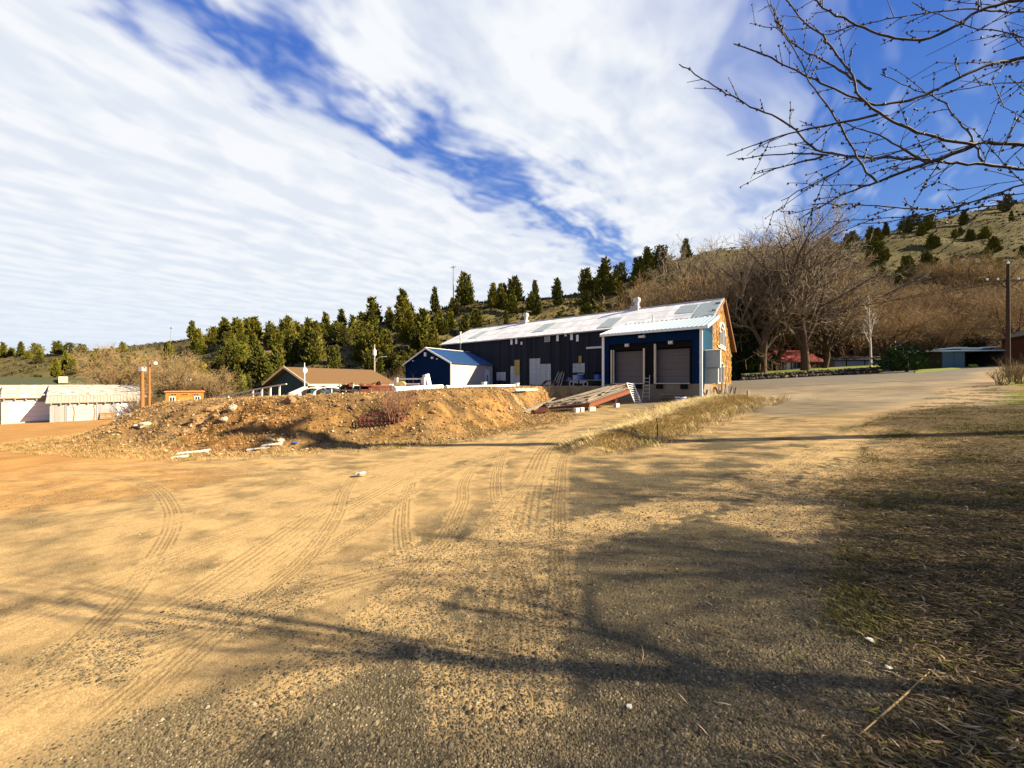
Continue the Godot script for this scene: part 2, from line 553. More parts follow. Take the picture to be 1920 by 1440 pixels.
func yard_image() -> ImageTexture:
	var jobs := []
	for i in 4:
		var t := Thread.new()
		t.start(yard_rows.bind(PX * i / 4, PX * (i + 1) / 4))
		jobs.append(t)
	var data := PackedByteArray()
	for t in jobs: data.append_array(t.wait_to_finish())
	var rng := dice(5)
	var nn := noise(35, 1.0, 3)
	var tracks := [
		[0.55, 0.8, 0.6, 2.15, 14.88, 0.78, 9.06, 0.37, 6.47, 0.17, 4.81, 0.06, 3.58, 0.01, 2.85, -0.03, 2.27, -0.08, 1.57],
		[0.25, 0.7, 0.8, 0, 12.38, -0.21, 9.74, -0.28, 7.47, -0.26, 6.05, -0.14, 4.85, -0.03, 3.97, 0.12, 2.84, 0.15, 2.13],
		[0.27, 0.9, 0.9, -0.99, 11.43, -1.93, 8.34, -1.72, 6.11, -1.43, 4.81, -1.16, 3.95, -0.92, 3.35, -0.62, 2.69, -0.42, 2.3, -0.31, 2, -0.25, 1.78, -0.21, 1.58],
		[0.5, 0.95, 0.6, 0, 13.11, -0.9, 10.36, -1.79, 7.76, -2.34, 5.23, -2.48, 3.37, -2.54, 2.32, -2.56, 1.85],
		[0.45, 0.95, 0.5, -0.94, 10.87, -2.15, 8.26, -2.71, 6.25, -2.66, 4.39, -2.61, 3.12, -2.67, 2.37, -2.74, 1.98],
		[0.27, 0.8, 0.8, -0.41, 9.38, -1.1, 7.63, -1.67, 5.8, -1.81, 4.65, -2.04, 3.54, -2.13, 2.55, -2.07, 1.77],
		[0.27, 0.75, 0.8, -10.45, 8.62, -8.77, 8.21, -6.73, 6.96, -5.23, 5.68, -4.42, 4.82, -3.94, 4.2, -3.43, 3.44, -3.02, 2.72, -2.75, 2.12],
		[0.6, 0.9, 0.2, 20.06, 16.55, 10.38, 10.43, 4.25, 6.01, 1.53, 4.42, 0.23, 3.94, -1.27, 3.38, -2.26, 2.8, -2.84, 2.29],
		[0.8, 0.8, 0.2, 16.51, 12.44, 10.65, 9, 6.74, 6.67, 2.42, 3.81],
		[0.25, 0.45, 0.8, 2.59, 12.81, 1.31, 8.91, 0.74, 5.73, 0.51, 4.06, 0.4, 3.05, 0.28, 2.35],
		[0.5, 0.7, 0.3, 7.95, 19.67, 4.3, 17.51, 1.1, 12.68, -0.82, 9.48, -2.03, 7.8, -2.88, 5.54, -3.49, 3.66, -3.64, 2.63],
		[0.6, 0.8, 0.3, 6.28, 19.77, 3.02, 17.43, 0, 13.93, -1.97, 9.74, -3.26, 7.07, -4.32, 5.34, -5.21, 4.46],
		[0.4, 0.7, 0.5, 0.78, 3.88, -0.79, 3.44, -1.58, 3.05, -2.2, 2.5, -2.8, 2.02],
		[0.24, 0.75, 0.7, 0.27, 9.21, -0.7, 8.1, -0.83, 6.5, -0.72, 5.4, -0.73, 4.2, -0.91, 3.16, -1.1, 2.38, -1.21, 1.91, -1.26, 1.62],
		[0.24, 0.75, 0.7, -2.53, 8.77, -3.12, 7.73, -2.82, 6.26, -2.34, 4.91, -2.04, 3.54, -2.03, 2.6, -1.97, 1.95],
		[0.4, 0.5, 0.3, -30.49, 22.01, -26.64, 22.79, -13.97, 14.67, -5.85, 8.44, -3.48, 7.1],
		[0.3, 0.5, 0.5, -13.4, 9.67, -10.89, 9.93, -6.69, 8.58, -3.09, 6.3],
		[0.2, 0.5, 0.5, -0.98, 2, -0.86, 2.28, -0.48, 3.04, 0, 3.71],
		[0.35, 0.8, 0.4, 0.53, 7.3, -0.14, 4.85, -0.49, 3.41, -0.95, 2.53, -1.31, 1.98, -1.51, 1.63],
	]
	for t in tracks:
		var path := PackedVector2Array()
		for i in range(3, t.size(), 2): path.append(Vector2(t[i], t[i + 1]))
		stroke(data, path, t[0], t[1], t[2], rng, nn)
	var im := Image.create_from_data(PX, PX, false, Image.FORMAT_RGB8, data)
	return ImageTexture.create_from_image(im)

func far_color(x: float, d: float) -> Color:
	var n1 := band_noise.get_noise_2d(x * 0.5, d * 0.5)
	var n2 := bump_noise.get_noise_2d(x * 1.7, d * 1.7)
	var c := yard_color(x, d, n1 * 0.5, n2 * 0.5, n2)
	if x < -2.0: c = c.lerp(Color(0.335, 0.178, 0.058) * (1.0 + 0.3 * n2), 0.8 * smoothstep(-2.0, -9.0, x))
	var k := x / maxf(d, 1.0)
	if d > 14.0 and x > 4.0:
		var road := Color(0.19, 0.152, 0.098) * (1.0 + 0.4 * n2 + 0.45 * n1)
		c = c.lerp(road, smoothstep(4.0, 9.0, x - (d - 20.0) * 0.2))
		if d > 30.0: c = c.lerp(Color(0.14, 0.125, 0.098) * (1.0 + 0.15 * n2), smoothstep(30.0, 38.0, d + n1 * 4.0))
		var lane := absf(x - (16.0 + (d - 14.0) * 1.42) - n1 * 3.0)
		c = c.lerp(Color(0.33, 0.235, 0.13), 0.7 * (1.0 - smoothstep(0.5, 2.6, lane)) * (1.0 - smoothstep(34.0, 48.0, d)))
		var g := x - (21.5 + (d - 16.0) * 1.33)
		if g > -1.0: c = c.lerp(Color(0.20, 0.14, 0.055).lerp(Color(0.13, 0.15, 0.02), smoothstep(-0.15, 0.25, n1 + n2 * 0.4)), smoothstep(-1.0, 0.8, g + n2))
	if d > 8.0 and d < 32.0 and x > 0.0 and x < 20.0:
		c = c.lerp(Color(0.30, 0.21, 0.085), 0.85 * (1.0 - smoothstep(0.3, lerpf(0.9, 2.2, smoothstep(9.0, 20.0, d)), berm(x, d) + n2 * 0.5)))
	if d > 9.0 and d < 60.0 and x > -26.0 and x < 12.0:
		var s := from_crest(x, d)
		var soil := Color(0.30, 0.17, 0.06).lerp(Color(0.17, 0.105, 0.048), smoothstep(-0.3, 0.4, n1 + n2)) * (1.0 + 0.3 * n2)
		c = c.lerp(soil, 1.0 - smoothstep(2.4, 4.2, s + n2))
		if s < 0.3: c = c.lerp(Color(0.25, 0.165, 0.075), 0.6)
	if d > 52.0:
		var dry := Color(0.155, 0.115, 0.045).lerp(Color(0.085, 0.075, 0.028), smoothstep(-0.3 - 0.35 * smoothstep(20.0, 60.0, x), 0.4 - 0.3 * smoothstep(20.0, 60.0, x), hill_noise.get_noise_2d(x * 3.0, d * 3.0) + n2 * 0.5))
		dry = dry * (1.0 + 0.45 * n2 + 0.35 * n1)
		dry = dry.lerp(Color(0.072, 0.062, 0.026), 0.55 * smoothstep(20.0, 80.0, x) + 0.2)
		c = c.lerp(dry, smoothstep(52.0, 62.0, d))
	return c

func steps(marks: Array) -> PackedFloat32Array:   # [from, to, step, to, step ...]
	var out := PackedFloat32Array([marks[0]])
	var i := 1
	while i < marks.size():
		while out[-1] < marks[i] - 0.001: out.append(minf(out[-1] + marks[i + 1], marks[i]))
		i += 2
	return out

func ground_mesh(xs: PackedFloat32Array, ds: PackedFloat32Array) -> ArrayMesh:
	var v := PackedVector3Array()
	var n := PackedVector3Array()
	var c := PackedColorArray()
	var u1 := PackedVector2Array()
	var u2 := PackedVector2Array()
	var idx := PackedInt32Array()
	var w := xs.size()
	for d in ds:
		for x in xs:
			v.append(Vector3(x, height(x, d), -d))
			u1.append(Vector2(x, -d) / 1.3)
			u2.append(Vector2((x - X0) / SPAN, (d - D0) / SPAN))
			var rim := minf(minf(x - X0, X0 + SPAN - x), D0 + SPAN - d)
			var tint := Color.WHITE
			if rim < 1.2:
				var fc := far_color(x, d)
				tint = Color(fc.r / C0.r, fc.g / C0.g, fc.b / C0.b).lerp(Color.WHITE, smoothstep(0.02, 1.2, rim))
			elif d > 9.0:
				var s := from_crest(x, d) if x < 9.0 else 9.0
				var bm := berm(x, d) if x > 0.0 else 9.0
				if s < 4.2 or bm < 2.5:
					var fc := far_color(x, d)
					tint = Color.WHITE.lerp(Color(fc.r / C0.r, fc.g / C0.g, fc.b / C0.b), maxf(1.0 - smoothstep(2.6, 4.2, s), 1.0 - smoothstep(0.4, 1.6, bm)))
			c.append(tint)
	for j in ds.size():
		for i in w:
			var a := v[j * w + mini(i + 1, w - 1)] - v[j * w + maxi(i - 1, 0)]
			var b := v[mini(j + 1, ds.size() - 1) * w + i] - v[maxi(j - 1, 0) * w + i]
			n.append(a.cross(b).normalized())
	for j in ds.size() - 1:
		for i in w - 1:
			var a := j * w + i
			idx.append_array(PackedInt32Array([a, a + w, a + 1, a + 1, a + w, a + w + 1]))
	var arr := []
	arr.resize(Mesh.ARRAY_MAX)
	arr[Mesh.ARRAY_VERTEX] = v
	arr[Mesh.ARRAY_NORMAL] = n
	arr[Mesh.ARRAY_COLOR] = c
	arr[Mesh.ARRAY_TEX_UV] = u1
	arr[Mesh.ARRAY_TEX_UV2] = u2
	arr[Mesh.ARRAY_INDEX] = idx
	var m := ArrayMesh.new()
	m.add_surface_from_arrays(Mesh.PRIMITIVE_TRIANGLES, arr)
	return m

# ------------------------------------------------------------------ buildings
func boards(mb: MB, x0: float, x1: float, y0: float, y1: float, z: float, wide: float, depth: float, rng: RandomNumberGenerator, vary := 0.5) -> void:   # upright boards on a wall that faces +z
	var n := int(round((x1 - x0) / wide))
	for i in n:
		var a := lerpf(x0, x1, float(i) / n)
		var b := lerpf(x0, x1, (i + 1.0) / n)
		var k := 1.0 + rng.randf_range(-vary, vary)
		mb.col = Color(k, k * rng.randf_range(0.97, 1.03), k * rng.randf_range(0.95, 1.05)) * 0.8
		var out := z + depth * rng.randf_range(0.4, 1.0)
		mb.bx(a + 0.008, b - 0.008, y0 + rng.randf_range(0, 0.06), y1, z - 0.03, out)

func ribs(mb: MB, a: Vector3, b: Vector3, up: Vector3, pitch: float, w: float, h: float) -> void:   # raised ribs of sheet metal from the line a-b along up
	var n := int(a.distance_to(b) / pitch)
	for i in n + 1:
		var p := a.lerp(b, float(i) / n)
		mb.bar(p, p + up, w, h)

func pane_window(host: Node3D, x: float, y: float, z: float, w: float, h: float, frame: Material, glass: Material, axis_x := false) -> MeshInstance3D:
	var fr := MB.new()
	var gl := MB.new()
	var t := 0.06
	if axis_x:
		fr.bx(z - 0.02, z + 0.05, y, y + t, x, x + w); fr.bx(z - 0.02, z + 0.05, y + h - t, y + h, x, x + w)
		fr.bx(z - 0.02, z + 0.05, y + t, y + h - t, x, x + t); fr.bx(z - 0.02, z + 0.05, y + t, y + h - t, x + w - t, x + w)
		gl.bx(z - 0.015, z + 0.01, y + t, y + h - t, x + t, x + w - t)
	else:
		fr.bx(x, x + w, y, y + t, z - 0.02, z + 0.05); fr.bx(x, x + w, y + h - t, y + h, z - 0.02, z + 0.05)
		fr.bx(x, x + t, y + t, y + h - t, z - 0.02, z + 0.05); fr.bx(x + w - t, x + w, y + t, y + h - t, z - 0.02, z + 0.05)
		fr.bx(x + w * 0.5 - 0.02, x + w * 0.5 + 0.02, y + t, y + h - t, z - 0.01, z + 0.04)
		gl.bx(x + t, x + w - t, y + t, y + h - t, z - 0.015, z + 0.01)
	var f := obj("window", fr, frame, host)
	obj("pane", gl, glass, f)
	return f

const YARD := Vector3(14.087, 0.35, -27.5)
const FACING := -0.6404

func warehouse() -> void:
	var rng := dice(71)
	var t := thing("warehouse", "long dark boarded warehouse with pale sheet metal roof and stone gable end", "building", YARD, FACING)
	var w := MB.new()
	boards(w, -33.5, 0.0, 0.5, 6.72, -5.06, 0.31, 0.05, rng)
	obj("siding", w, M.dark_boards, t, "stuff")
	var core := MB.new()
	core.bx(-33.4, -0.3, -0.5, 6.6, -17.6, -5.12)
	core.quad(Vector3(-0.32, 6.5, -5.3), Vector3(-0.32, 5.2, -17.6), Vector3(-0.32, 6.2, -16.5), Vector3(-0.32, 9.45, -11.3))
	core.quad(Vector3(-33.4, 5.2, -17.6), Vector3(-33.4, 6.5, -5.3), Vector3(-33.4, 9.45, -11.3), Vector3(-33.4, 6.2, -16.5))
	obj("inner_walls", core, M.dark_boards, t)
	# stone gable
	var st := MB.new()
	var y := -0.3
	while y < 9.4:
		var h := rng.randf_range(0.18, 0.34)
		var z := -5.0
		while z > -17.9:
			var wd := rng.randf_range(0.25, 0.65)
			var roof := 6.72 + (-4.75 - z + wd) * 0.447 if z > -11.3 else 9.65 - (-11.3 - z + wd) * 0.65
			if y + h < roof - 0.05 or y + h < 4.6:
				var k := rng.randf_range(0.6, 1.25)
				st.col = Color(0.8 * k, 0.72 * k * rng.randf_range(0.9, 1.05), 0.6 * k * rng.randf_range(0.75, 1.1))
				st.bx(-0.34, rng.randf_range(-0.02, 0.05), y + 0.012, y + h - 0.012, z - wd + 0.012, z - 0.012)
			z -= wd
		y += h
	obj("stonework", st, M.gable_stone, t, "stuff")
	var mortar := MB.new()
	mortar.poly(PackedVector3Array([Vector3(-0.06, -0.4, -5.0), Vector3(-0.06, -0.4, -17.9), Vector3(-0.06, 5.2, -17.9), Vector3(-0.06, 9.5, -11.3), Vector3(-0.06, 6.65, -5.0)]))
	obj("mortar", mortar, M.mortar, t)
	for sp in [[-6.9, 0.85, 1.0, 1.7], [-8.0, 0.85, 1.3, 2.0], [-9.5, 0.85, 1.3, 2.0], [-10.7, 0.85, 1.0, 1.7], [-9.0, 4.5, 0.9, 1.3], [-10.0, 4.5, 0.9, 1.75], [-11.0, 4.5, 0.9, 1.75], [-12.0, 4.5, 0.9, 1.3]]:
		pane_window(t, sp[0] - sp[2], sp[1] + 0.45, 0.06, sp[2], sp[3], M.white_paint, M.dark_glass, true)
	var band := MB.new()
	band.bx(0.03, 0.14, 4.62, 4.8, -12.6, -7.6)
	obj("sill_band", band, M.white_paint, t)
	var arch := MB.new()
	for i in 8:
		var a0 := PI * i / 8.0
		var a1 := PI * (i + 1) / 8.0
		arch.bar(Vector3(0.08, 6.05 + 1.1 * sin(a0), -10.4 + 2.0 * cos(a0)), Vector3(0.08, 6.05 + 1.1 * sin(a1), -10.4 + 2.0 * cos(a1)), 0.14, 0.16)
	obj("window_arch", arch, M.white_paint, t)
	# roof: lapped sheets, each with its own weathering
	var rf := MB.new()
	var up := Vector3(0, 2.93, -6.55)
	rf.col = Color(0.8, 0.8, 0.8)
	rf.slab(Vector3(-33.75, 6.70, -4.75), Vector3(0.13, 6.70, -4.75), Vector3(0.13, 9.63, -11.3), Vector3(-33.75, 9.63, -11.3), 0.1)
	rf.slab(Vector3(0.13, 5.02, -18.4), Vector3(-33.75, 5.02, -18.4), Vector3(-33.75, 9.63, -11.3), Vector3(0.13, 9.63, -11.3), 0.1)
	var nrm := Vector3(0, 6.55, 2.93).normalized()
	for r in 3:
		for i in 38:
			var x := -33.73 + i * 0.891
			var k := rng.randf_range(0.8, 1.0)
			if i > 33: k *= 0.86
			rf.col = Color(k, k, k * 1.01)
			var a := Vector3(x, 6.70, -4.75) + up * (r / 3.0) + nrm * (0.03 + 0.012 * r + 0.006 * (i % 2))
			rf.slab(a, a + Vector3(0.88, 0, 0), a + Vector3(0.88, 0, 0) + up * 0.345, a + up * 0.345, 0.02)
	obj("roof_sheets", rf, M.tin, t, "stuff")
	for sp in [[-29.6, 0.22, 1.5, 0.45], [-19.3, 0.22, 1.7, 0.48], [-10.6, 0.08, 1.6, 0.5], [-3.6, 0.42, 1.7, 0.42], [-1.75, 0.1, 0.9, 0.75], [-0.85, 0.2, 0.85, 0.72]]:
		var p := MB.new()
		var a: Vector3 = Vector3(sp[0], 6.70, -4.75) + up * float(sp[1]) + nrm * 0.075
		p.slab(a, a + Vector3(sp[2], 0, 0), a + Vector3(sp[2], 0, 0) + up * float(sp[3]), a + up * float(sp[3]), 0.02)
		for i in 6: p.bar(a + Vector3(float(sp[2]) * (i + 0.5) / 6.0, 0, 0), a + Vector3(float(sp[2]) * (i + 0.5) / 6.0, 0, 0) + up * float(sp[3]), 0.05, 0.03)
		obj("skylight_panel", p, M.skylight, t)
	var soffit := MB.new()
	soffit.slab(Vector3(0.42, 4.9, -18.3), Vector3(-0.3, 4.9, -18.3), Vector3(-0.3, 9.5, -11.3), Vector3(0.2, 9.5, -11.3), 0.05)
	obj("soffit", soffit, M.orange_wood, t)
	var fas := MB.new()
	fas.bar(Vector3(0.17, 9.52, -11.3), Vector3(0.17, 6.6, -4.75), 0.08, 0.18)
	fas.bar(Vector3(0.24, 9.5, -11.35), Vector3(0.46, 4.9, -18.3), 0.08, 0.22)
	obj("barge_board", fas, M.orange_wood, t)
	var ridge := MB.new()
	ridge.bar(Vector3(-33.75, 9.69, -11.3), Vector3(0.13, 9.69, -11.3), 0.4, 0.06)
	obj("ridge_cap", ridge, M.tin, t)
	for x in [-8.6, -23.7]:
		var v := MB.new()
		v.col = Color(0.8, 0.8, 0.8)
		v.bx(x - 0.45, x + 0.45, 9.2, 9.95, -11.6, -10.7)
		var b := obj("roof_vent", v, M.galvanized, t)
		var e := MB.new()
		e.lathe(Vector3(x + 0.2, 9.95, -11.15), [[0.24, 0.0], [0.24, 0.45], [0.36, 0.5], [0.42, 0.68], [0.38, 0.88], [0.2, 1.0], [0.02, 1.03]])
		for i in 10: e.bar(Vector3(x + 0.2 + 0.38 * cos(i * 0.628), 10.46, -11.15 + 0.38 * sin(i * 0.628)), Vector3(x + 0.2 + 0.36 * cos(i * 0.628 + 0.3), 10.85, -11.15 + 0.36 * sin(i * 0.628 + 0.3)), 0.03, 0.08)
		obj("turbine", e, M.galvanized, b)
	var pipe := MB.new()
	pipe.cyl(Vector3(-29.5, 4.3, -4.75), Vector3(-29.5, 8.0, -4.6), 0.1, 0.1)
	pipe.cyl(Vector3(-29.5, 8.0, -4.6), Vector3(-29.5, 8.15, -4.6), 0.16, 0.16)
	obj("flue", pipe, M.galvanized, t)
	var stub := MB.new()
	stub.cyl(Vector3(-5.0, 6.8, -5.2), Vector3(-5.0, 7.75, -5.2), 0.05, 0.05)
	obj("vent_pipe", stub, M.galvanized, t)
	# what is fixed on the front: patches of bare sheet and pale boards, hatches, small windows
	for sp in [["metal_patch", -21.5, -20.13, 1.2, 3.37, "pale"], ["metal_patch", -18.75, -17.3, 1.13, 4.17, "pale"], ["metal_patch", -17.28, -15.9, 1.13, 3.5, "pale"], ["metal_patch", -13.2, -11.8, 2.45, 3.43, "pale"], ["metal_patch", -13.2, -11.8, 1.3, 2.2, "pale"], ["hatch", -20.88, -20.12, 2.3, 4.1, "yellow"], ["hatch", -12.5, -12.15, 3.46, 4.2, "yellow"], ["metal_patch", -23.65, -22.25, 1.65, 2.7, "pale"]]:
		var p := MB.new()
		var z := -4.99 + (0.05 if sp[5] == "yellow" else 0.0)
		boards(p, sp[1], sp[2], sp[3], sp[4], z, 0.24, 0.035, rng, 0.12)
		obj(sp[0], p, M.pale_sheet if sp[5] == "pale" else M.yellow_board, t)
	for sp in [[-21.5, -21.2, 5.96, 6.6], [-20.78, -20.5, 6.0, 6.66], [-20.0, -19.78, 5.86, 6.2], [-15.2, -14.92, 5.95, 6.64], [-14.2, -13.93, 6.4, 6.68], [-13.5, -13.2, 5.95, 6.62], [-12.8, -12.52, 5.75, 6.45]]:
		var p := MB.new()
		p.bx(sp[1], sp[0], sp[2], sp[3], -5.02, -4.96)
		obj("clerestory_panel", p, M.white_paint, t)
	var lv := MB.new()
	lv.bx(-16.7, -16.0, 5.95, 6.0, -5.0, -4.94); lv.bx(-16.7, -16.0, 6.5, 6.55, -5.0, -4.94)
	lv.bx(-16.7, -16.65, 6.0, 6.5, -5.0, -4.94); lv.bx(-16.05, -16.0, 6.0, 6.5, -5.0, -4.94)
	for i in 4: lv.bx(-16.64, -16.06, 6.05 + i * 0.12, 6.1 + i * 0.12, -5.0, -4.95)
	obj("louvre", lv, M.galvanized, t)
	var ra := MB.new()
	ra.bx(-11.6, -7.7, 4.88, 5.08, -5.0, -4.86)
	obj("door_rail", ra, M.galvanized, t)
	var sd := MB.new()
	boards(sd, -11.2, -8.0, 1.2, 4.9, -4.96, 0.32, 0.04, rng)
	obj("sliding_door", sd, M.dark_boards, t)

func dock() -> void:
	var t := thing("loading_dock_annex", "blue sheet metal loading dock annex with two roll doors on the warehouse front", "building", YARD, FACING)
	var rng := dice(73)
	var blue := MB.new()
	blue.bx(-7.6, 0, 4.62, 5.5, -0.3, -0.02)
	blue.bx(-7.6, -7.2, 1.25, 4.62, -0.3, -0.02)
	blue.bx(-0.6, 0, 1.25, 4.62, -0.3, -0.02)
	blue.bx(-7.6, -7.5, 1.25, 5.6, -5.0, -0.3)
	blue.quad(Vector3(0, 5.5, -0.3), Vector3(0, 5.5, -5.0), Vector3(0, 6.75, -5.0), Vector3(0, 5.65, -0.3))
	for i in 24: blue.bx(-7.55 + i * 0.32, -7.51 + i * 0.32, 4.62 if i > 1 and i < 22 else 1.25, 5.5, -0.03, 0.012)
	obj("front_wall", blue, M.navy, t)
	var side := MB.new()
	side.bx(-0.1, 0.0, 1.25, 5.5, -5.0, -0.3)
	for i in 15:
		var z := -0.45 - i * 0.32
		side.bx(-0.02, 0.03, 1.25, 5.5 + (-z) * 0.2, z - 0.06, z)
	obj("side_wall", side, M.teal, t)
	var con := MB.new()
	con.bx(-7.6, 0.0, -0.6, 1.25, -5.0, -0.06)
	con.bx(-0.55, 0.03, -0.6, 1.27, -0.055, 0.03)
	obj("dock_wall", con, M.concrete, t)
	var back := MB.new()
	back.bx(-7.2, -0.6, 1.25, 4.62, -0.75, -0.62)
	back.bx(-7.2, -6.95, 1.25, 4.62, -0.62, -0.32)
	back.bx(-4.2, -3.5, 1.25, 4.62, -0.62, -0.1)
	back.bx(-0.85, -0.6, 1.25, 4.62, -0.62, -0.32)
	back.bx(-7.2, -0.6, 4.1, 4.62, -0.62, -0.2)
	obj("dock_shelter", back, M.black_rubber, t)
	for x in [-6.78, -3.34]:
		for i in 5:
			var p := MB.new()
			p.bx(x + 0.03, x + 2.43, 1.33 + i * 0.54, 1.33 + i * 0.54 + 0.525, -0.61, -0.54)
			p.bx(x + 0.03, x + 2.43, 1.33 + i * 0.54 + 0.24, 1.33 + i * 0.54 + 0.275, -0.54, -0.53)
			obj("door_panel", p, M.door_grey, t)
		var sill := MB.new()
		sill.bx(x - 0.1, x + 2.56, 1.27, 1.325, -0.6, 0.02)
		obj("door_sill", sill, M.galvanized, t)
		var lp := MB.new()
		lp.bx(x + 0.98, x + 1.32, 4.36, 4.62, -0.18, -0.02)
		var lamp := obj("dock_lamp", lp, M.cream, t)
		var lens := MB.new()
		for k in 2: lens.lathe(Vector3(x + 1.07 + k * 0.16, 4.4, 0.03), [[0.03, 0.0], [0.07, 0.03], [0.07, 0.14], [0.03, 0.18]], 8)
		obj("lens", lens, M.white_paint, lamp)
		for b in [0.1, 1.9]:
			var bp := MB.new()
			bp.bx(x + b, x + b + 0.5, 0.88, 1.22, -0.05, 0.12)
			obj("bumper", bp, M.black_rubber, t)
	for x in [-7.02, -6.8, -4.28, -3.42]:
		var g := MB.new()
		g.bx(x, x + (0.13 if x != -6.8 else 0.06), 1.3, 4.15 if x < -4.0 else 4.45, -0.3, 0.02)
		obj("door_guide", g, M.cream if x != -6.8 else M.galvanized, t)
	var fl := MB.new()
	fl.bx(-4.55, -4.05, 4.98, 5.16, 0.0, 0.36)
	fl.bar(Vector3(-4.2, 5.1, 0.02), Vector3(-4.2, 5.42, 0.1), 0.05, 0.05)
	obj("floodlight", fl, M.galvanized, t)
	var roof := MB.new()
	roof.slab(Vector3(-7.8, 5.52, 0.35), Vector3(0.45, 5.52, 0.35), Vector3(0.45, 7.1, -5.42), Vector3(-7.8, 7.1, -5.42), 0.06)
	ribs(roof, Vector3(-7.7, 5.53, 0.34), Vector3(0.4, 5.53, 0.34), Vector3(0, 1.575, -5.75), 0.3, 0.04, 0.05)
	obj("roof_sheet", roof, M.pale_tin, t)
	var trim := MB.new()
	trim.bx(-7.82, 0.47, 5.33, 5.5, 0.3, 0.37)
	trim.bar(Vector3(0.48, 5.44, 0.36), Vector3(0.48, 7.02, -5.42), 0.05, 0.22)
	trim.bar(Vector3(-7.83, 5.44, 0.36), Vector3(-7.83, 7.02, -5.42), 0.05, 0.22)
	obj("fascia", trim, M.white_paint, t)
	var fl2 := MB.new()
	for i in 20: fl2.bx(-7.7 + i * 0.42, -7.45 + i * 0.42, 7.06, 7.16, -5.5, -5.4)
	obj("ridge_flashing", fl2, M.galvanized, t)
	for x in [-7.64, 0.0]:
		var dp := MB.new()
		dp.bx(x - 0.09, x + 0.1, -0.1 if x == 0.0 else 1.0, 5.35, 0.03, 0.2)
		obj("downspout", dp, M.white_paint, t)

func sheds() -> void:
	var t := thing("blue_shed", "small blue gabled shed with one white ribbed side beside the warehouse", "building", YARD, FACING)
	var rng := dice(77)
	var f := MB.new()
	f.poly(PackedVector3Array([Vector3(-32.2, 0.6, 2.1), Vector3(-24.3, 0.6, 2.1), Vector3(-24.3, 3.65, 2.1), Vector3(-28.2, 5.35, 2.1), Vector3(-32.2, 3.65, 2.1)]))
	f.bx(-32.2, -24.4, 0.6, 3.6, -5.0, 2.05)
	for i in 26:
		var x := -32.1 + i * 0.31
		f.bx(x, x + 0.05, 0.6, 5.3 - absf(x + 28.2) * 0.43, 2.1, 2.13)
	obj("front_wall", f, M.navy, t)
	var s := MB.new()
	s.bx(-24.4, -24.3, 0.6, 3.64, -5.0, 2.1)
	for i in 24: s.bx(-24.31, -24.26, 0.6, 3.6, 1.95 - i * 0.3, 2.02 - i * 0.3)
	obj("side_wall", s, M.white_sheet, t)
	for q in [[-24.05, -1, "roof_slope"], [-32.45, 1, "roof_slope"]]:
		var r := MB.new()
		var e := Vector3(q[0], 3.56, 2.35)
		var back := Vector3(0, 0, -7.6)
		var rise := Vector3(-28.2 - float(q[0]), 1.84, 0)
		if q[1] < 0: r.slab(e, e + back, e + back + rise, e + rise, 0.06)
		else: r.slab(e + back, e, e + rise, e + rise + back, 0.06)
		ribs(r, e + Vector3(0, 0.02, -0.03), e + back + Vector3(0, 0.02, 0), rise, 0.3, 0.05, 0.05)
		obj(q[2], r, M.blue_roof, t)
	var trim := MB.new()
	trim.bar(Vector3(-24.02, 3.5, 2.37), Vector3(-28.2, 5.36, 2.37), 0.06, 0.17)
	trim.bar(Vector3(-28.2, 5.36, 2.37), Vector3(-32.48, 3.5, 2.37), 0.06, 0.17)
	trim.bx(-24.34, -24.22, 0.6, 3.5, 2.1, 2.2)
	trim.bar(Vector3(-28.2, 5.45, 2.4), Vector3(-28.2, 5.45, -5.2), 0.16, 0.05)
	obj("trim", trim, M.white_paint, t)
	var dr := MB.new()
	dr.bx(-24.27, -24.2, 0.95, 3.0, -4.3, -3.5)
	var dd := obj("door", dr, M.white_paint, t)
	var dw := MB.new()
	for i in 3: dw.bx(-24.2, -24.19, 1.5 + i * 0.3, 1.72 + i * 0.3, -4.0, -3.75)
	obj("pane", dw, M.dark_glass, dd)
	for q in [[-30.6, 3.95, 0.16], [-28.4, 4.45, 0.3], [-27.2, 4.1, 0.3], [-26.4, 4.0, 0.16]]:
		var l := MB.new()
		l.bx(q[0] - q[2] * 0.5, q[0] + q[2] * 0.5, q[1], q[1] + q[2] * (1.5 if q[0] == -28.4 else 0.8), 2.13, 2.3)
		obj("wall_lamp", l, M.white_paint, t)

func gable_house(called: String, label: String, base: Vector3, turn: float, w: float, deep: float, wall_h: float, rise: float, over: float, wall: Material, roof: Material) -> Node3D:   # ridge along x, front faces +z
	var t := thing(called, label, "building", base, turn)
	var b := MB.new()
	b.bx(-w * 0.5, w * 0.5, -0.8, wall_h, -deep, 0)
	for sx in [-1.0, 1.0]:
		var p := [Vector3(sx * w * 0.5, wall_h, 0), Vector3(sx * w * 0.5, wall_h, -deep), Vector3(sx * w * 0.5, wall_h + rise, -deep * 0.5)]
		if sx > 0: b.tri(p[0], p[1], p[2])
		else: b.tri(p[1], p[0], p[2])
	obj("walls", b, wall, t)
	var sl := rise / (deep * 0.5)
	for side in [1.0, -1.0]:
		var r := MB.new()
		var z0: float = over if side > 0 else -deep - over
		var a := Vector3(-w * 0.5 - over, wall_h - over * sl + 0.06, z0)
		var c := Vector3(w * 0.5 + over, wall_h - over * sl + 0.06, z0)
		var e := Vector3(0, rise + over * sl, -(deep * 0.5 + over) * side)
		if side > 0: r.slab(a, c, c + e, a + e, 0.12)
		else: r.slab(c, a, a + e, c + e, 0.12)
		obj("roof", r, roof, t)
	return t

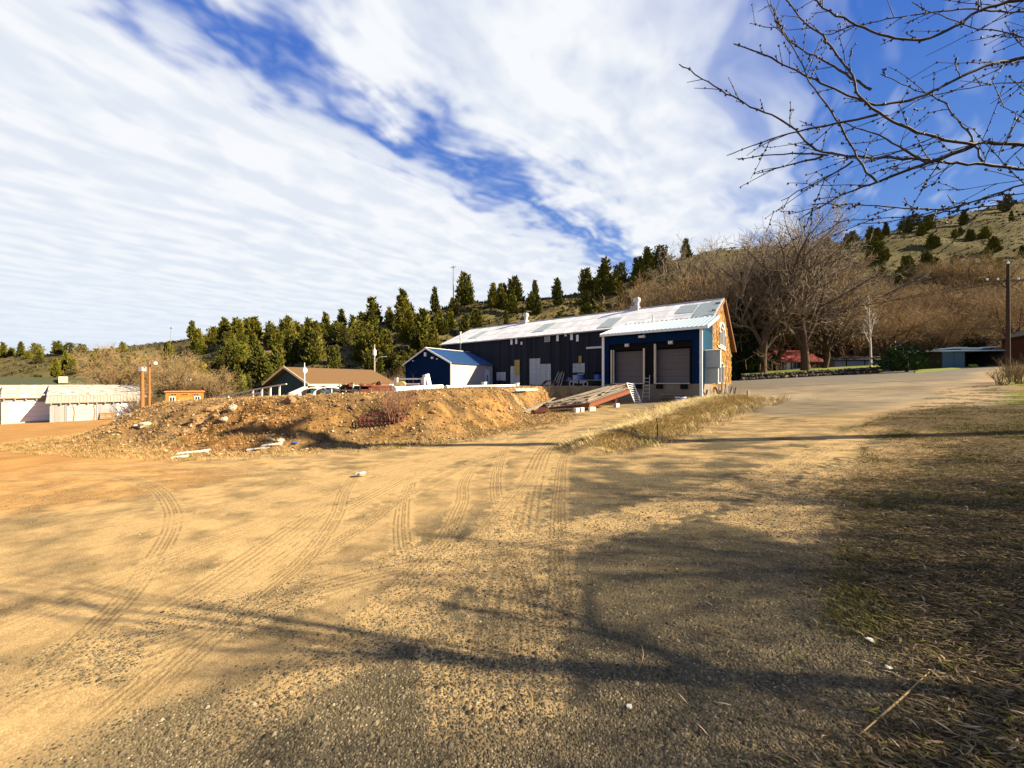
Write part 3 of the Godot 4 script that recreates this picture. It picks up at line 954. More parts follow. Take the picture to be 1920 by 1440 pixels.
func white_garage() -> void:
	var g := at(93, 790, 50.0)
	g.y = -3.6
	var t := thing("white_garage", "low white double garage with patchy flaking roof at the left edge", "building", g, 0.83)
	t.scale.y = 1.2
	var rng := dice(83)
	var w := MB.new()   # the right bay stands forward of the left one
	w.bx(-4.3, 0.0, -0.8, 2.75, -9.0, -3.7)
	w.bx(0.0, 8.4, -0.8, 2.3, -9.0, 0.0)
	w.bx(8.4, 9.3, -0.8, 2.6, -8.4, -3.4)
	boards(w, 0.0, 8.4, 0.0, 2.28, 0.0, 0.42, 0.03, rng, 0.14)
	for x in [-4.3, 8.4]:
		w.tri(Vector3(x, 2.3, 0.0), Vector3(x, 2.3, -9.0), Vector3(x, 4.2, -4.8))
		w.tri(Vector3(x, 2.3, -9.0), Vector3(x, 2.3, 0.0), Vector3(x, 4.2, -4.8))
	obj("walls", w, M.white_wall, t)
	var d1 := MB.new()
	for k in 4: d1.bx(-3.75, -0.1, 0.05 + k * 0.56, 0.59 + k * 0.56, -3.7, -3.66)
	obj("door", d1, M.white_paint, t)
	var hd := MB.new()
	hd.bx(-3.9, -0.02, 2.32, 2.42, -3.7, -3.6)
	obj("lintel", hd, M.grey_paint, t)
	for k in 5:
		var p := MB.new()
		p.bx(1.5, 4.2, 0.02 + k * 0.4, 0.4 + k * 0.4, 0.03, 0.08)
		obj("door_panel", p, M.white_wall, t)
	var fr := MB.new()
	fr.bx(1.36, 4.36, 2.04, 2.12, 0.03, 0.1); fr.bx(4.24, 4.34, 0, 2.04, 0.03, 0.1); fr.bx(1.36, 1.46, 0, 2.04, 0.03, 0.1)
	obj("door_frame", fr, M.grey_paint, t)
	var cp := MB.new()
	cp.bx(6.2, 7.9, 0.45, 1.95, 0.03, 0.09)
	obj("blocked_window", cp, M.white_paint, t)
	var r := MB.new()
	r.slab(Vector3(-4.6, 2.72, -3.3), Vector3(-0.2, 2.72, -3.3), Vector3(-0.2, 4.22, -4.8), Vector3(-4.6, 4.22, -4.8), 0.08)
	r.slab(Vector3(-0.35, 2.22, 0.45), Vector3(8.7, 2.22, 0.45), Vector3(8.7, 2.95, -1.5), Vector3(-0.35, 2.95, -1.5), 0.08)
	r.slab(Vector3(-0.2, 2.97, -1.45), Vector3(8.6, 2.97, -1.45), Vector3(8.6, 4.22, -4.8), Vector3(-0.2, 4.22, -4.8), 0.08)
	r.slab(Vector3(8.6, 2.2, -9.4), Vector3(-4.6, 2.2, -9.4), Vector3(-4.6, 4.22, -4.8), Vector3(8.6, 4.22, -4.8), 0.08)
	r.slab(Vector3(8.5, 2.55, -3.0), Vector3(9.6, 2.55, -3.0), Vector3(9.6, 3.7, -5.2), Vector3(8.5, 3.7, -5.2), 0.06)
	obj("roof_deck", r, M.flaky_deck, t)
	var sh := MB.new()
	for row in 11:
		for i in 38:
			var x := -4.55 + i * 0.35
			var left := x < -0.45
			var q := row / 11.0
			if rng.randf() < (0.5 if x < -1.6 else 0.16): continue
			if left and i % 5 == 4: continue
			var k := rng.randf_range(0.75, 1.0)
			if rng.randf() < 0.2: k *= 0.75
			sh.col = Color(k, k * 0.98, k * 0.95)
			var a := Vector3(x, lerpf(2.74, 4.2, q), lerpf(-3.25, -4.75, q)) if left else Vector3(x, lerpf(3.0, 4.2, q), lerpf(-1.5, -4.7, q))
			sh.box(Transform3D(Basis(Vector3.RIGHT, 0.785 if left else 0.357), a + Vector3(0.17, 0.08, -0.08)), Vector3(0.345, 0.03, 0.2 if left else 0.31))
	obj("roof_shingles", sh, M.old_shingle, t, "stuff")
	var ru := MB.new()
	for i in 28: ru.bar(Vector3(-0.3 + i * 0.33, 2.25, 0.44), Vector3(-0.3 + i * 0.33, 2.99, -1.48), 0.05, 0.03)
	obj("roof_battens", ru, M.white_wall, t, "stuff")
	for i in 11:
		var b := MB.new()
		b.bx(0.1 + i * 0.82, 0.2 + i * 0.82, 1.98, 2.12, 0.03, 0.42)
		obj("rafter_tail", b, M.white_wall, t)
	for i in 5:
		var b := MB.new()
		b.bx(-4.1 + i * 0.9, -4.0 + i * 0.9, 2.5, 2.62, -3.7, -3.35)
		obj("rafter_tail", b, M.white_wall, t)
	for q in [[2.1, 0.02], [4.0, 0.0]]:
		var vn := MB.new()
		vn.tube(PackedVector3Array([Vector3(q[0], 0, 0.14), Vector3(float(q[0]) + 0.1, 1.0, 0.12), Vector3(float(q[0]) - 0.05, 1.9, 0.12), Vector3(float(q[0]) + 0.12, 2.9, -0.9)]), PackedFloat32Array([0.05, 0.04, 0.035, 0.02]), 5)
		obj("dry_vine", vn, M.twig_tan, t)
	# pallet leaning on the wall
	var pl := thing("pallet", "weathered wooden pallet leaning against the white garage wall", "pallet", t.transform * Vector3(5.3, 0.1, 0.6), 0.83)
	for i in 5:
		var sl := MB.new()
		sl.box(Transform3D(Basis(Vector3.RIGHT, -0.5), Vector3(0, 0.12 + i * 0.19, -i * 0.1)), Vector3(1.5, 0.13, 0.03))
		obj("slat", sl, M.brown_slat, pl)
	for x in [-0.65, 0.0, 0.65]:
		var sl := MB.new()
		sl.bar(Vector3(x, 0.0, -0.02), Vector3(x, 0.98, -0.52), 0.09, 0.05)
		obj("bearer", sl, M.brown_slat, pl)

func far_buildings() -> void:
	var rng := dice(91)
	var b := at(105, 740, 68.0)
	b.y = -3.3
	var h := gable_house("green_roofed_house", "house with dark green roof showing behind the white garage", b, 0.83, 12.5, 9.0, 4.0, 2.1, 0.5, M.brown_wall, M.green_roof)
	var ac := MB.new()
	ac.bx(0.2, 1.3, 5.1, 6.3, -2.6, -1.6)
	obj("roof_cooler", ac, M.cream, h)
	for x in [-5.0, -3.0, 4.0]: pane_window(h, x, 1.2, 0.02, 1.2, 1.1, M.white_paint, M.dark_glass)
	# brown-roofed building behind the bank
	b = Vector3(-15.9, 0, -37.5)
	b.y = height(b.x, 37.5)
	var wh: float = EYE - b.y + 0.12
	h = gable_house("brown_roofed_building", "teal boarded building with wide brown shingle roof behind the dirt bank", b, 0.95, 8.7, 8.8, wh, 1.5, 0.5, M.slate_boards, M.brown_shingle)
	var gb := MB.new()
	for i in 28:
		var z := -8.75 + i * 0.315
		gb.bx(-4.42, -4.37, -0.5, wh + 1.45 - absf(z + 4.4) * 0.34, z, z + 0.27)
	obj("gable_boards", gb, M.slate_boards, h, "stuff")
	var tr := MB.new()
	tr.bx(-4.85, 4.85, wh - 0.3, wh - 0.12, 0.5, 0.57)
	tr.bar(Vector3(-4.88, wh - 0.2, 0.55), Vector3(-4.88, wh + 1.55, -4.4), 0.06, 0.2)
	tr.bar(Vector3(-4.88, wh + 1.55, -4.4), Vector3(-4.88, wh - 0.2, -9.35), 0.06, 0.2)
	obj("fascia", tr, M.cream, h)
	for x in [-2.5, 0.5]: pane_window(h, x, wh - 1.5, 0.02, 1.3, 1.0, M.white_paint, M.dark_glass)
	# orange portable building
	b = at(347, 755, 44.0)
	b.y = height(b.x, 44.0)
	var t := thing("orange_portable_building", "small flat roofed orange portable building beyond the dirt bank", "building", b, 0.7)
	var top: float = EYE - b.y - 0.95
	var w := MB.new()
	w.bx(-1.7, 1.7, -0.4, top, -2.6, 0)
	for i in 9: w.bx(-1.72, 1.72, top - 1.9 + i * 0.21, top - 1.9 + i * 0.21 + 0.02, 0, 0.012)
	obj("walls", w, M.orange_paint, t)
	var rf := MB.new()
	rf.bx(-1.82, 1.82, top + 0.003, top + 0.12, -3.1, 0.15)
	obj("roof", rf, M.orange_trim, t)
	for x in [-1.4, 0.85]: pane_window(t, x, top - 1.15, 0.02, 0.55, 0.62, M.white_paint, M.dark_glass)
	for x in [-1.3, -0.3, 0.7]: pane_window(t, x, top - 0.42, 0.02, 0.6, 0.26, M.orange_trim, M.dark_glass)
	var dr := MB.new()
	dr.bx(-0.6, 0.6, top - 1.9, top - 0.65, 0.015, 0.05)
	dr.bx(-0.6, 0.6, top - 0.68, top - 0.62, 0.05, 0.08)
	dr.bx(0.0, 0.04, top - 1.9, top - 0.7, 0.05, 0.07)
	obj("double_door", dr, M.orange_trim, t)
	# red-roofed house
	b = at(1480, 690, 58.0)
	b.y = height(b.x, 58.0) + 0.5
	h = gable_house("red_roofed_house", "low house with red ribbed metal roof beyond the lawn", b, -0.05, 8.2, 7.0, 2.2, 1.7, 0.8, M.house_wall, M.red_roof)
	var rr := MB.new()
	ribs(rr, Vector3(-4.8, 1.92, 0.8), Vector3(4.8, 1.92, 0.8), Vector3(0, 2.05, -4.25), 0.4, 0.06, 0.06)
	obj("roof_ribs", rr, M.pink_paint, h, "stuff")
	for x in [-2.6, 0.4]: pane_window(h, x, 0.8, 0.02, 1.4, 1.1, M.white_paint, M.dark_glass)
	var dd := MB.new()
	dd.bx(-0.75, 0.15, 0, 2.0, 0.01, 0.05)
	obj("door", dd, M.white_paint, h)
	for x in [-3.9, -1.0, 3.9]:
		var p := MB.new()
		p.bx(x, x + 0.12, -0.3, 1.9, 0.55, 0.67)
		obj("porch_post", p, M.house_wall, h)
	# grey outbuilding
	b = at(1618, 690, 60.0)
	b.y = height(b.x, 60.0) + 0.3
	h = gable_house("grey_outbuilding", "long low pale grey outbuilding behind the white trunked birch", b, -0.08, 8.6, 5.0, 1.85, 0.75, 0.35, M.pale_wall, M.grey_roof)
	for x in [-2.6, 0.2, 2.6]:
		var p := MB.new()
		p.bx(x, x + 0.14, 0, 1.8, 0.0, 0.06)
		obj("post", p, M.brown_wall, h)
	# carport with teal doors
	b = at(1822, 690, 50.0)
	b.y = height(b.x, 50.0)
	t = thing("carport", "dark open carport with pale teal double doors at the end of the road", "building", b, -0.22)
	w = MB.new()
	w.bx(-3.4, 3.4, -0.5, 2.3, -5.0, -4.9); w.bx(-3.4, -3.3, -0.5, 2.3, -4.9, 0); w.bx(3.3, 3.4, -0.5, 2.3, -4.9, 0)
	obj("walls", w, M.brown_wall, t)
	rf = MB.new()
	rf.slab(Vector3(-3.7, 2.3, 0.3), Vector3(3.7, 2.3, 0.3), Vector3(3.7, 2.75, -5.3), Vector3(-3.7, 2.75, -5.3), 0.15)
	obj("roof", rf, M.pale_tin, t)
	for x in [-3.25, -2.0]:
		var p := MB.new()
		p.bx(x, x + 1.22, 0.0, 2.1, -0.05, 0.03)
		for i in 4: p.bx(x + 0.05 + i * 0.3, x + 0.08 + i * 0.3, 0.0, 2.1, 0.03, 0.045)
		obj("door", p, M.teal_door, t)
	for i in 4:
		var p := MB.new()
		p.box(Transform3D(Basis(Vector3.UP, rng.randf_range(-0.3, 0.3)) * Basis(Vector3.FORWARD, rng.randf_range(-0.1, 0.1)), Vector3(-2.6 + i * 1.6, 2.62 + 0.1 * (i % 2), -0.8)), Vector3(1.5, 0.18, 1.0))
		obj("roof_tarp", p, M.pale_tin, t)
	# dark garden building left of the carport
	b = at(1752, 688, 56.0)
	b.y = height(b.x, 56.0)
	h = gable_house("dark_shed", "low dark brown shed between the round bush and the carport", b, -0.1, 5.4, 4.0, 2.3, 0.6, 0.3, M.brown_wall, M.grey_roof)
	pane_window(h, 0.3, 1.0, 0.02, 1.2, 0.5, M.white_paint, M.dark_glass)
	# brick house at the right edge
	b = at(2050, 690, 46.0)
	b.y = height(b.x, 46.0)
	h = gable_house("brick_house", "dark red brick house cut by the right edge of the photo", b, 1.0, 7.0, 6.0, 3.6, 1.6, 0.4, M.dark_brick, M.grey_roof)
	pane_window(h, -2.6, 1.0, 0.02, 1.2, 1.4, M.white_paint, M.dark_glass)

func pole(called: String, label: String, category: String, base: Vector3, h: float, r: float, m: Material, group := "") -> Node3D:
	var t := thing(called, label, category, base, 0.0, group)
	var p := MB.new()
	p.tube(PackedVector3Array([Vector3(0, -0.5, 0), Vector3(0, h * 0.5, 0), Vector3(0, h, 0)]), PackedFloat32Array([r * 1.15, r, r * 0.8]), 10, true)
	obj("shaft", p, m, t)
	return t

func crossarm(t: Node3D, y: float, half: float, turn: float, m: Material) -> void:
	var a := MB.new()
	var d := Vector3(cos(turn), 0, sin(turn))
	a.bar(Vector3(0, y, 0) - d * half, Vector3(0, y, 0) + d * half, 0.13, 0.13)
	a.bar(Vector3(0, y - 0.7, 0), Vector3(0, y, 0) + d * half * 0.5, 0.04, 0.04)
	a.bar(Vector3(0, y - 0.7, 0), Vector3(0, y, 0) - d * half * 0.5, 0.04, 0.04)
	var c := obj("crossarm", a, m, t)
	for s in [-0.92, -0.45, 0.45, 0.92]:
		var i := MB.new()
		i.lathe(Vector3(0, y + 0.06, 0) + d * half * s, [[0.03, 0.0], [0.07, 0.06], [0.05, 0.1], [0.07, 0.14], [0.02, 0.2]], 8)
		obj("insulator", i, M.white_paint, c)

func wire(a: Vector3, b: Vector3, sag: float, label: String, r := 0.014) -> void:
	var p := PackedVector3Array()
	var rad := PackedFloat32Array()
	for i in 15:
		var f := i / 14.0
		p.append(a.lerp(b, f) - Vector3(0, sag * 4.0 * f * (1.0 - f), 0))
		rad.append(r)
	var mb := MB.new()
	mb.tube(p, rad, 4)
	single("overhead_wire", mb, M.black_rubber, label, "wire", Vector3.ZERO, 0.0, "overhead wires")

func poles_and_wires() -> void:
	var t := pole("log_pole", "thick orange log pole, left of the pair beside the white garage", "pole", foot(267, 31.0), 4.75, 0.13, M.orange_log, "log poles")
	var cap := MB.new()
	cap.bx(-0.14, 0.14, 4.45, 4.8, -0.2, 0.2)
	cap.bar(Vector3(-0.3, 4.8, 0), Vector3(0.3, 4.8, 0), 0.08, 0.06)
	obj("top_bracket", cap, M.galvanized, t)
	t = pole("log_pole", "slimmer orange log pole carrying a curved street lamp arm", "pole", foot(280, 34.0), 5.6, 0.095, M.orange_log, "log poles")
	var arm := MB.new()
	arm.tube(PackedVector3Array([Vector3(-0.35, 5.35, 0), Vector3(0.1, 5.45, 0), Vector3(0.45, 5.5, 0)]), PackedFloat32Array([0.05, 0.05, 0.05]), 6, true)
	obj("lamp_arm", arm, M.galvanized, t)
	var head := MB.new()
	head.lathe(Vector3(0.55, 5.38, 0), [[0.05, 0.0], [0.16, 0.05], [0.17, 0.16], [0.06, 0.24]], 10)
	obj("lamp_head", head, M.white_paint, t)
	# transformer pole with street lamp
	t = pole("transformer_pole", "grey pole with a white transformer can and lamp arm behind the brown roof", "pole", foot(702, 52.0), EYE + 5.6 - height((702.0 - 960.0) / LENS * 52.0, 52.0), 0.13, M.grey_wood)
	var top: float = EYE + 5.6 - t.position.y
	var can := MB.new()
	can.lathe(Vector3(0.1, top - 1.6, 0.25), [[0.02, 0.0], [0.24, 0.03], [0.24, 0.75], [0.1, 0.85], [0.05, 1.0]], 12)
	obj("transformer", can, M.white_paint, t)
	arm = MB.new()
	arm.tube(PackedVector3Array([Vector3(0.1, top - 2.6, 0), Vector3(0.4, top - 2.0, 0), Vector3(0.9, top - 1.8, 0), Vector3(1.7, top - 1.75, 0)]), PackedFloat32Array([0.05, 0.05, 0.05, 0.08]), 6, true)
	obj("lamp_arm", arm, M.galvanized, t)
	# globe lamp
	t = pole("globe_lamp_post", "thin pale lamp post with a white globe before the brown roof", "lamp post", foot(571, 26.0), EYE + 0.75 - height((571.0 - 960.0) / LENS * 26.0, 26.0), 0.035, M.white_paint)
	top = EYE + 0.75 - t.position.y
	var gl := MB.new()
	gl.lathe(Vector3(0, top, 0), [[0.05, 0.0], [0.17, 0.12], [0.18, 0.25], [0.1, 0.38], [0.03, 0.45], [0.02, 0.75]], 12)
	obj("globe", gl, M.white_paint, t)
	# mast on the hill and a far pole
	t = pole("hilltop_mast", "slender grey mast standing on the hill ridge against the sky", "mast", foot(850, 124.0), 13.5, 0.16, M.grey_wood)
	crossarm(t, 13.0, 1.1, 0.3, M.grey_wood)
	t = pole("far_utility_pole", "tiny utility pole on the left part of the ridge", "pole", foot(321, 150.0), 6.0, 0.14, M.grey_wood)
	crossarm(t, 5.6, 1.0, 0.2, M.grey_wood)
	t = pole("far_cross_pole", "thin pole with crossarm standing among the bare trees at left", "pole", foot(349, 60.0), 7.0, 0.09, M.grey_wood)
	crossarm(t, 5.6, 0.9, 0.1, M.grey_wood)
	crossarm(t, 3.6, 0.6, 0.1, M.grey_wood)
	# the big pole at the right
	var big := pole("utility_pole", "tall dark utility pole with crossarm beside the road at right", "pole", foot(1890, 31.0), 9.5, 0.125, M.dark_wood)
	crossarm(big, 8.1, 1.7, 0.1, M.dark_wood)
	var k := MB.new()
	k.lathe(Vector3(0.0, 9.5, 0), [[0.04, 0.0], [0.08, 0.1], [0.03, 0.25]], 8)
	obj("top_insulator", k, M.white_paint, big)
	var bp := big.position
	# pole beyond the frame whose shadow lies across the drive
	t = pole("roadside_pole", "utility pole just outside the right side of the photo, casting the long shadow", "pole", gp(15.0, 7.7), 12.8, 0.27, M.dark_wood)
	crossarm(t, 11.6, 1.3, 1.2, M.dark_wood)
	var tank := MB.new()
	tank.lathe(Vector3(0.1, 9.6, 0.5), [[0.02, 0.0], [0.3, 0.04], [0.3, 1.0], [0.1, 1.1]], 12)
	obj("transformer", tank, M.galvanized, t)
	wire(bp + Vector3(0, 3.3, 0), at(1378, 640, 50.0), 0.9, "lowest black wire from the tall right pole, below the other")
	wire(bp + Vector3(0, 4.2, 0), at(1375, 603, 52.0), 0.8, "upper of the two black wires low in front of the birch")
	for s in [-1.5, -0.75, 0.75, 1.5]:
		var rank: String = ["lowest", "second lowest", "second highest", "highest"][[-1.5, -0.75, 0.75, 1.5].find(s)]
		wire(bp + Vector3(s, 8.25, 0.1), at(1120, 612 - s * 8.0, 95.0), 2.2, "thin wire from the tall right pole's crossarm towards the warehouse, " + rank + " of four", 0.012)
	wire(at(600, 632, 60.0), at(760, 586, 100.0), 0.8, "thin pale wire crossing the junipers left of the blue shed, upper", 0.03)
	wire(at(560, 655, 55.0), at(770, 590, 100.0), 0.8, "thin pale wire crossing the junipers left of the blue shed, lower", 0.03)
	# flag
	t = pole("flagpole", "flagpole with a drooping red and white flag behind the lawn", "flagpole", foot(1679, 52.0, 0.3), 4.0, 0.04, M.white_paint)
	for i in 7:
		var f := MB.new()
		var y := 3.75 - i * 0.12
		f.slab(Vector3(0.05, y, 0), Vector3(0.05, y - 0.12, 0.01), Vector3(1.0, y - 0.75, 0.12), Vector3(1.0, y - 0.63, 0.1), 0.02)
		obj("flag_stripe", f, M.red_cloth if i % 2 == 0 else M.white_cloth, t)
	var cn := MB.new()
	cn.slab(Vector3(0.05, 3.76, 0.03), Vector3(0.05, 3.3, 0.04), Vector3(0.42, 3.05, 0.09), Vector3(0.42, 3.51, 0.08), 0.05)
	obj("flag_canton", cn, M.navy, t)

func strike(u: float, v: float) -> Vector3:   # where a sight line meets the ground
	var k := (u - 960.0) / LENS
	var m := (720.0 - v) / LENS
	var d := 5.0
	while d < 90.0:
		if EYE + m * d <= height(k * d, d): break
		d += 0.12
	return gp(k * d, d)

func yard_things() -> void:
	var rng := dice(101)
	# steel ramp with loose planks
	var t := thing("loading_ramp", "collapsed rusty red steel ramp covered in loose grey planks", "ramp")
	var f0 := at(1104, 757, 23.2)
	var f1 := at(1180, 731, 26.6)
	var b0 := at(1014, 762, 24.2)
	var b1 := at(1168, 719, 28.6)
	var mb := MB.new()
	mb.bar(f0 - Vector3(0, 0.1, 0), f1 - Vector3(0, 0.1, 0), 0.1, 0.3)
	mb.bar(f0 + Vector3(0, 0.04, 0.03), f1 + Vector3(0, 0.04, 0.03), 0.2, 0.03)
	obj("front_beam", mb, M.rust, t)
	mb = MB.new()
	mb.bar(b0 - Vector3(0, 0.1, 0), b1 - Vector3(0, 0.12, 0), 0.1, 0.22)
	obj("rear_beam", mb, M.rust, t)
	for i in 5:
		mb = MB.new()
		mb.bar(f0.lerp(f1, i / 4.0) - Vector3(0, 0.12, 0), b0.lerp(b1, i / 4.0) - Vector3(0, 0.14, 0), 0.09, 0.16)
		obj("cross_member", mb, M.rust, t)
	for u in [[1107.0, 24.1, 0.0], [1153.0, 26.0, 0.6]]:
		var top: Vector3 = f0.lerp(f1, u[2] * 1.0 + 0.04)
		var g := gp(top.x, -top.z)
		mb = MB.new()
		mb.bar(g + Vector3(0, 0.2, 0), top - Vector3(0, 0.2, 0), 0.14, 0.14)
		obj("leg", mb, M.rust, t)
	for i in 11:
		var q := (i + 0.5 + rng.randf_range(-0.25, 0.25)) / 11.0
		mb = MB.new()
		mb.col = Color.WHITE * rng.randf_range(0.35, 1.3)
		var a := b0.lerp(f0, q)
		var c := b1.lerp(f1, q)
		var s := rng.randf_range(-0.12, 0.05)
		mb.bar(a.lerp(c, s) + Vector3(0, 0.07 + 0.02 * (i % 3), 0), a.lerp(c, rng.randf_range(0.8, 1.03)) + Vector3(0, 0.07 + rng.randf_range(0.0, 0.1), rng.randf_range(-0.5, 0.5)), rng.randf_range(0.12, 0.26), 0.05)
		obj("plank", mb, M.grey_wood, t)
	for i in 6:
		mb = MB.new()
		mb.col = Color.WHITE * rng.randf_range(0.7, 1.6)
		var e := rng.randf_range(-0.1, 0.5)
		mb.bar(b0.lerp(f0, rng.randf()).lerp(b1.lerp(f1, rng.randf()), e) + Vector3(0, 0.17 + i * 0.015, 0), b0.lerp(f0, rng.randf()).lerp(b1.lerp(f1, rng.randf()), e + rng.randf_range(0.3, 0.5)) + Vector3(0, 0.2 + i * 0.015, 0), rng.randf_range(0.09, 0.2), 0.05)
		obj("plank", mb, M.grey_wood, t)
	for q in [[1014, 766, 23.6, 1104, 755, 23.0, 0.06], [1012, 758, 23.8, 1102, 752, 23.3, 0.08], [1030, 768, 23.2, 1085, 766, 22.9, 0.07], [972, 775, 22.4, 1040, 746, 24.6, 0.2], [985, 773, 22.6, 1033, 751, 24.4, 0.1], [946, 778, 21.8, 975, 778, 22.0, 0.12]]:
		mb = MB.new()
		mb.col = Color.WHITE * rng.randf_range(0.8, 1.3)
		mb.bar(at(q[0], q[1], q[2]), at(q[3], q[4], q[5]), q[6], 0.05)
		var o := single("loose_plank", mb, M.grey_wood, ["loose board lying along the low front of the ramp, lower", "loose board along the low front of the ramp, upper", "board lying on the ground under the ramp's front beam", "wide pale plank sloping off the ramp's low left end", "narrow plank sloping beside the wide pale one", "short board flat on the ground left of the ramp"][rng.randi() % 1 + [1014, 1012, 1030, 972, 985, 946].find(q[0])], "plank", Vector3.ZERO, 0.0, "loose boards around the ramp")
	mb = MB.new()
	mb.slab(at(1000, 774, 22.6), at(1024, 773, 22.5), at(1030, 762, 23.6), at(1012, 763, 23.8), 0.06)
	single("rusty_plate", mb, M.rust_dark, "dark rusty plate tilted at the foot of the ramp", "metal plate")
	for q in [[1090, 767, 23.0], [1110, 765, 23.2], [1156, 760, 25.4], [1082, 768, 22.8]]:
		mb = MB.new()
		mb.box(Transform3D(Basis(Vector3.UP, rng.randf()), Vector3(0, 0.13, 0)), Vector3(0.42, 0.26, 0.22))
		single("concrete_block", mb, M.pale_block, ["pale concrete block under the ramp's front, second from left", "pale concrete block just right of the ramp's first leg", "pale concrete block under the ramp's rear leg", "pale concrete block leftmost under the ramp front"][[1090, 1110, 1156, 1082].find(q[0])], "block", foot(q[0], q[2]), 0.0, "blocks under the ramp")
	# lattice ladder leaning at the ramp top
	t = thing("lattice_ladder", "pale lattice aluminium ladder leaning against the ramp's upper end", "ladder")
	var la := at(1181, 718, 28.2)
	var lb := foot(1197, 28.4)
	var sd := Vector3(0.28, 0, -0.1)
	for s in [-1.0, 1.0]:
		mb = MB.new()
		mb.bar(la + sd * s, lb + sd * s, 0.07, 0.07)
		obj("rail", mb, M.white_paint, t)
	for i in 9:
		mb = MB.new()
		mb.bar(la.lerp(lb, i / 9.0) - sd, la.lerp(lb, (i + 0.6) / 9.0) + sd, 0.06, 0.06)
		obj("rung", mb, M.white_paint, t)
	# step ladder against the dock
	t = thing("step_ladder", "grey metal step ladder standing between the two dock doors", "ladder", Transform3D(Basis(Vector3.UP, FACING), YARD) * Vector3(-3.9, 0.0, 0.35), FACING)
	for s in [-0.28, 0.28]:
		mb = MB.new()
		mb.bar(Vector3(s, 0, 0.2), Vector3(s * 0.7, 1.95, -0.2), 0.06, 0.03)
		obj("rail", mb, M.galvanized, t)
	for i in 6:
		mb = MB.new()
		var w := lerpf(0.27, 0.2, i / 6.0)
		mb.bx(-w, w, 0.25 + i * 0.29, 0.28 + i * 0.29, 0.1 - i * 0.06, 0.2 - i * 0.06)
		obj("step", mb, M.galvanized, t)
	# lumber before the dock
	t = thing("lumber_stack", "low stack of grey boards lying before the right dock door", "lumber", foot(1257, 28.6), FACING)
	for i in 8:
		mb = MB.new()
		mb.col = Color.WHITE * rng.randf_range(0.35, 0.9)
		mb.box(Transform3D(Basis(Vector3.UP, rng.randf_range(-0.08, 0.08)), Vector3(rng.randf_range(-0.15, 0.15), 0.15 + (i / 2) * 0.13, (i % 2) * 0.3)), Vector3(1.6, 0.07, 0.26))
		obj("board", mb, M.grey_wood, t)
	tub("blue_tub", "blue plastic tub with white rim in the grass before the right dock door", foot(1276, 26.5), 0.36, 0.4, M.blue_plastic, "")
	tub("white_bucket", "white bucket on the bank top just right of the blue shed", at(908, 727, 26.5), 0.19, 0.42, M.white_plastic, "white buckets on the bank top")
	tub("white_bucket", "white bucket on the bank top before the pale metal patch", at(969, 727.5, 27.5), 0.19, 0.38, M.white_plastic, "white buckets on the bank top")
	# long white pipes along the bank top
	for q in [[738, 733, 16.6, 829, 730, 20.0, 0.12, "thick white pipe lying along the bank top left of the shed"], [836, 732, 20.3, 965, 729.5, 26.0, 0.085, "thinner white pipe on the bank top before the shed"], [966, 731, 24.5, 1006, 731, 26.0, 0.07, "short white pipe at the right end of the row on the bank"]]:
		mb = MB.new()
		var a := at(q[0], q[1], q[2])
		var b := at(q[3], q[4], q[5])
		a.y = maxf(a.y, height(a.x, -a.z) + float(q[6]))
		b.y = maxf(b.y, height(b.x, -b.z) + float(q[6]))
		mb.cyl(a, b, q[6], q[6], 12)
		mb.cyl(a.lerp(b, 0.001), a.lerp(b, 0.02), q[6] * 1.25, q[6] * 1.25, 12)
		single("white_pipe", mb, M.white_plastic, q[7], "pipe", Vector3.ZERO, 0.0, "white pipes on the bank top")
	# rusty sheets, shells, scrap on the bank top left
	for i in 6:
		mb = MB.new()
		mb.col = Color.WHITE * rng.randf_range(0.6, 1.2)
		var p := foot(716 + rng.randf_range(-14, 10), 16.4 + i * 0.2, 0.06 + i * 0.07)
		mb.box(Transform3D(Basis(Vector3.UP, 0.5 + rng.randf_range(-0.12, 0.12)), Vector3.ZERO), Vector3(1.3, 0.05, 0.3))
		single("rusty_beam", mb, M.rust, "rusty red beam in the heap on the bank top, %s" % ["lowest", "second lowest", "third from the bottom", "third from the top", "second from the top", "topmost"][i], "beam", p, 0.0, "rusty beams heaped on the bank")
	for q in [[590, 0.9, "left curved white fibreglass shell on the bank top"], [617, 0.8, "right curved white fibreglass shell on the bank top"]]:
		mb = MB.new()
		for i in 8:
			var a0 := PI * i / 8.0
			var a1 := PI * (i + 1) / 8.0
			mb.slab(Vector3(-0.62 * cos(a0), 0.36 * sin(a0), 0.3), Vector3(-0.62 * cos(a1), 0.36 * sin(a1), 0.3), Vector3(-0.55 * cos(a1), 0.42 * sin(a1), -0.4), Vector3(-0.55 * cos(a0), 0.42 * sin(a0), -0.4), 0.03)
		single("white_shell", mb, M.white_plastic, q[2], "shell", foot(q[0], 17.6), 0.2, "white shells on the bank top")
	for q in [[640, "black coiled scrap heap between shells and pale rack"], [690, "black scrap heap left of the rusty beams"]]:
		t = thing("scrap_heap", q[1], "scrap", foot(q[0], 17.4))
		for i in 7:
			mb = MB.new()
			mb.box(Transform3D(Basis.from_euler(Vector3(rng.randf_range(-0.5, 0.5), rng.randf() * 3.0, rng.randf_range(-0.5, 0.5))), Vector3(rng.randf_range(-0.5, 0.5), rng.randf_range(0.08, 0.4), rng.randf_range(-0.3, 0.3))), Vector3(rng.randf_range(0.2, 0.8), rng.randf_range(0.05, 0.2), rng.randf_range(0.1, 0.3)))
			obj("scrap_piece", mb, M.black_rubber if i % 3 else M.rust_dark, t)
	t = thing("pale_rack", "low pale metal rack standing on the bank top among scrap", "rack", foot(661, 17.4), -0.1)
	for y in [0.15, 0.42]:
		mb = MB.new()
		mb.bx(-0.55, 0.55, y, y + 0.06, -0.2, 0.2)
		obj("shelf", mb, M.cream, t)
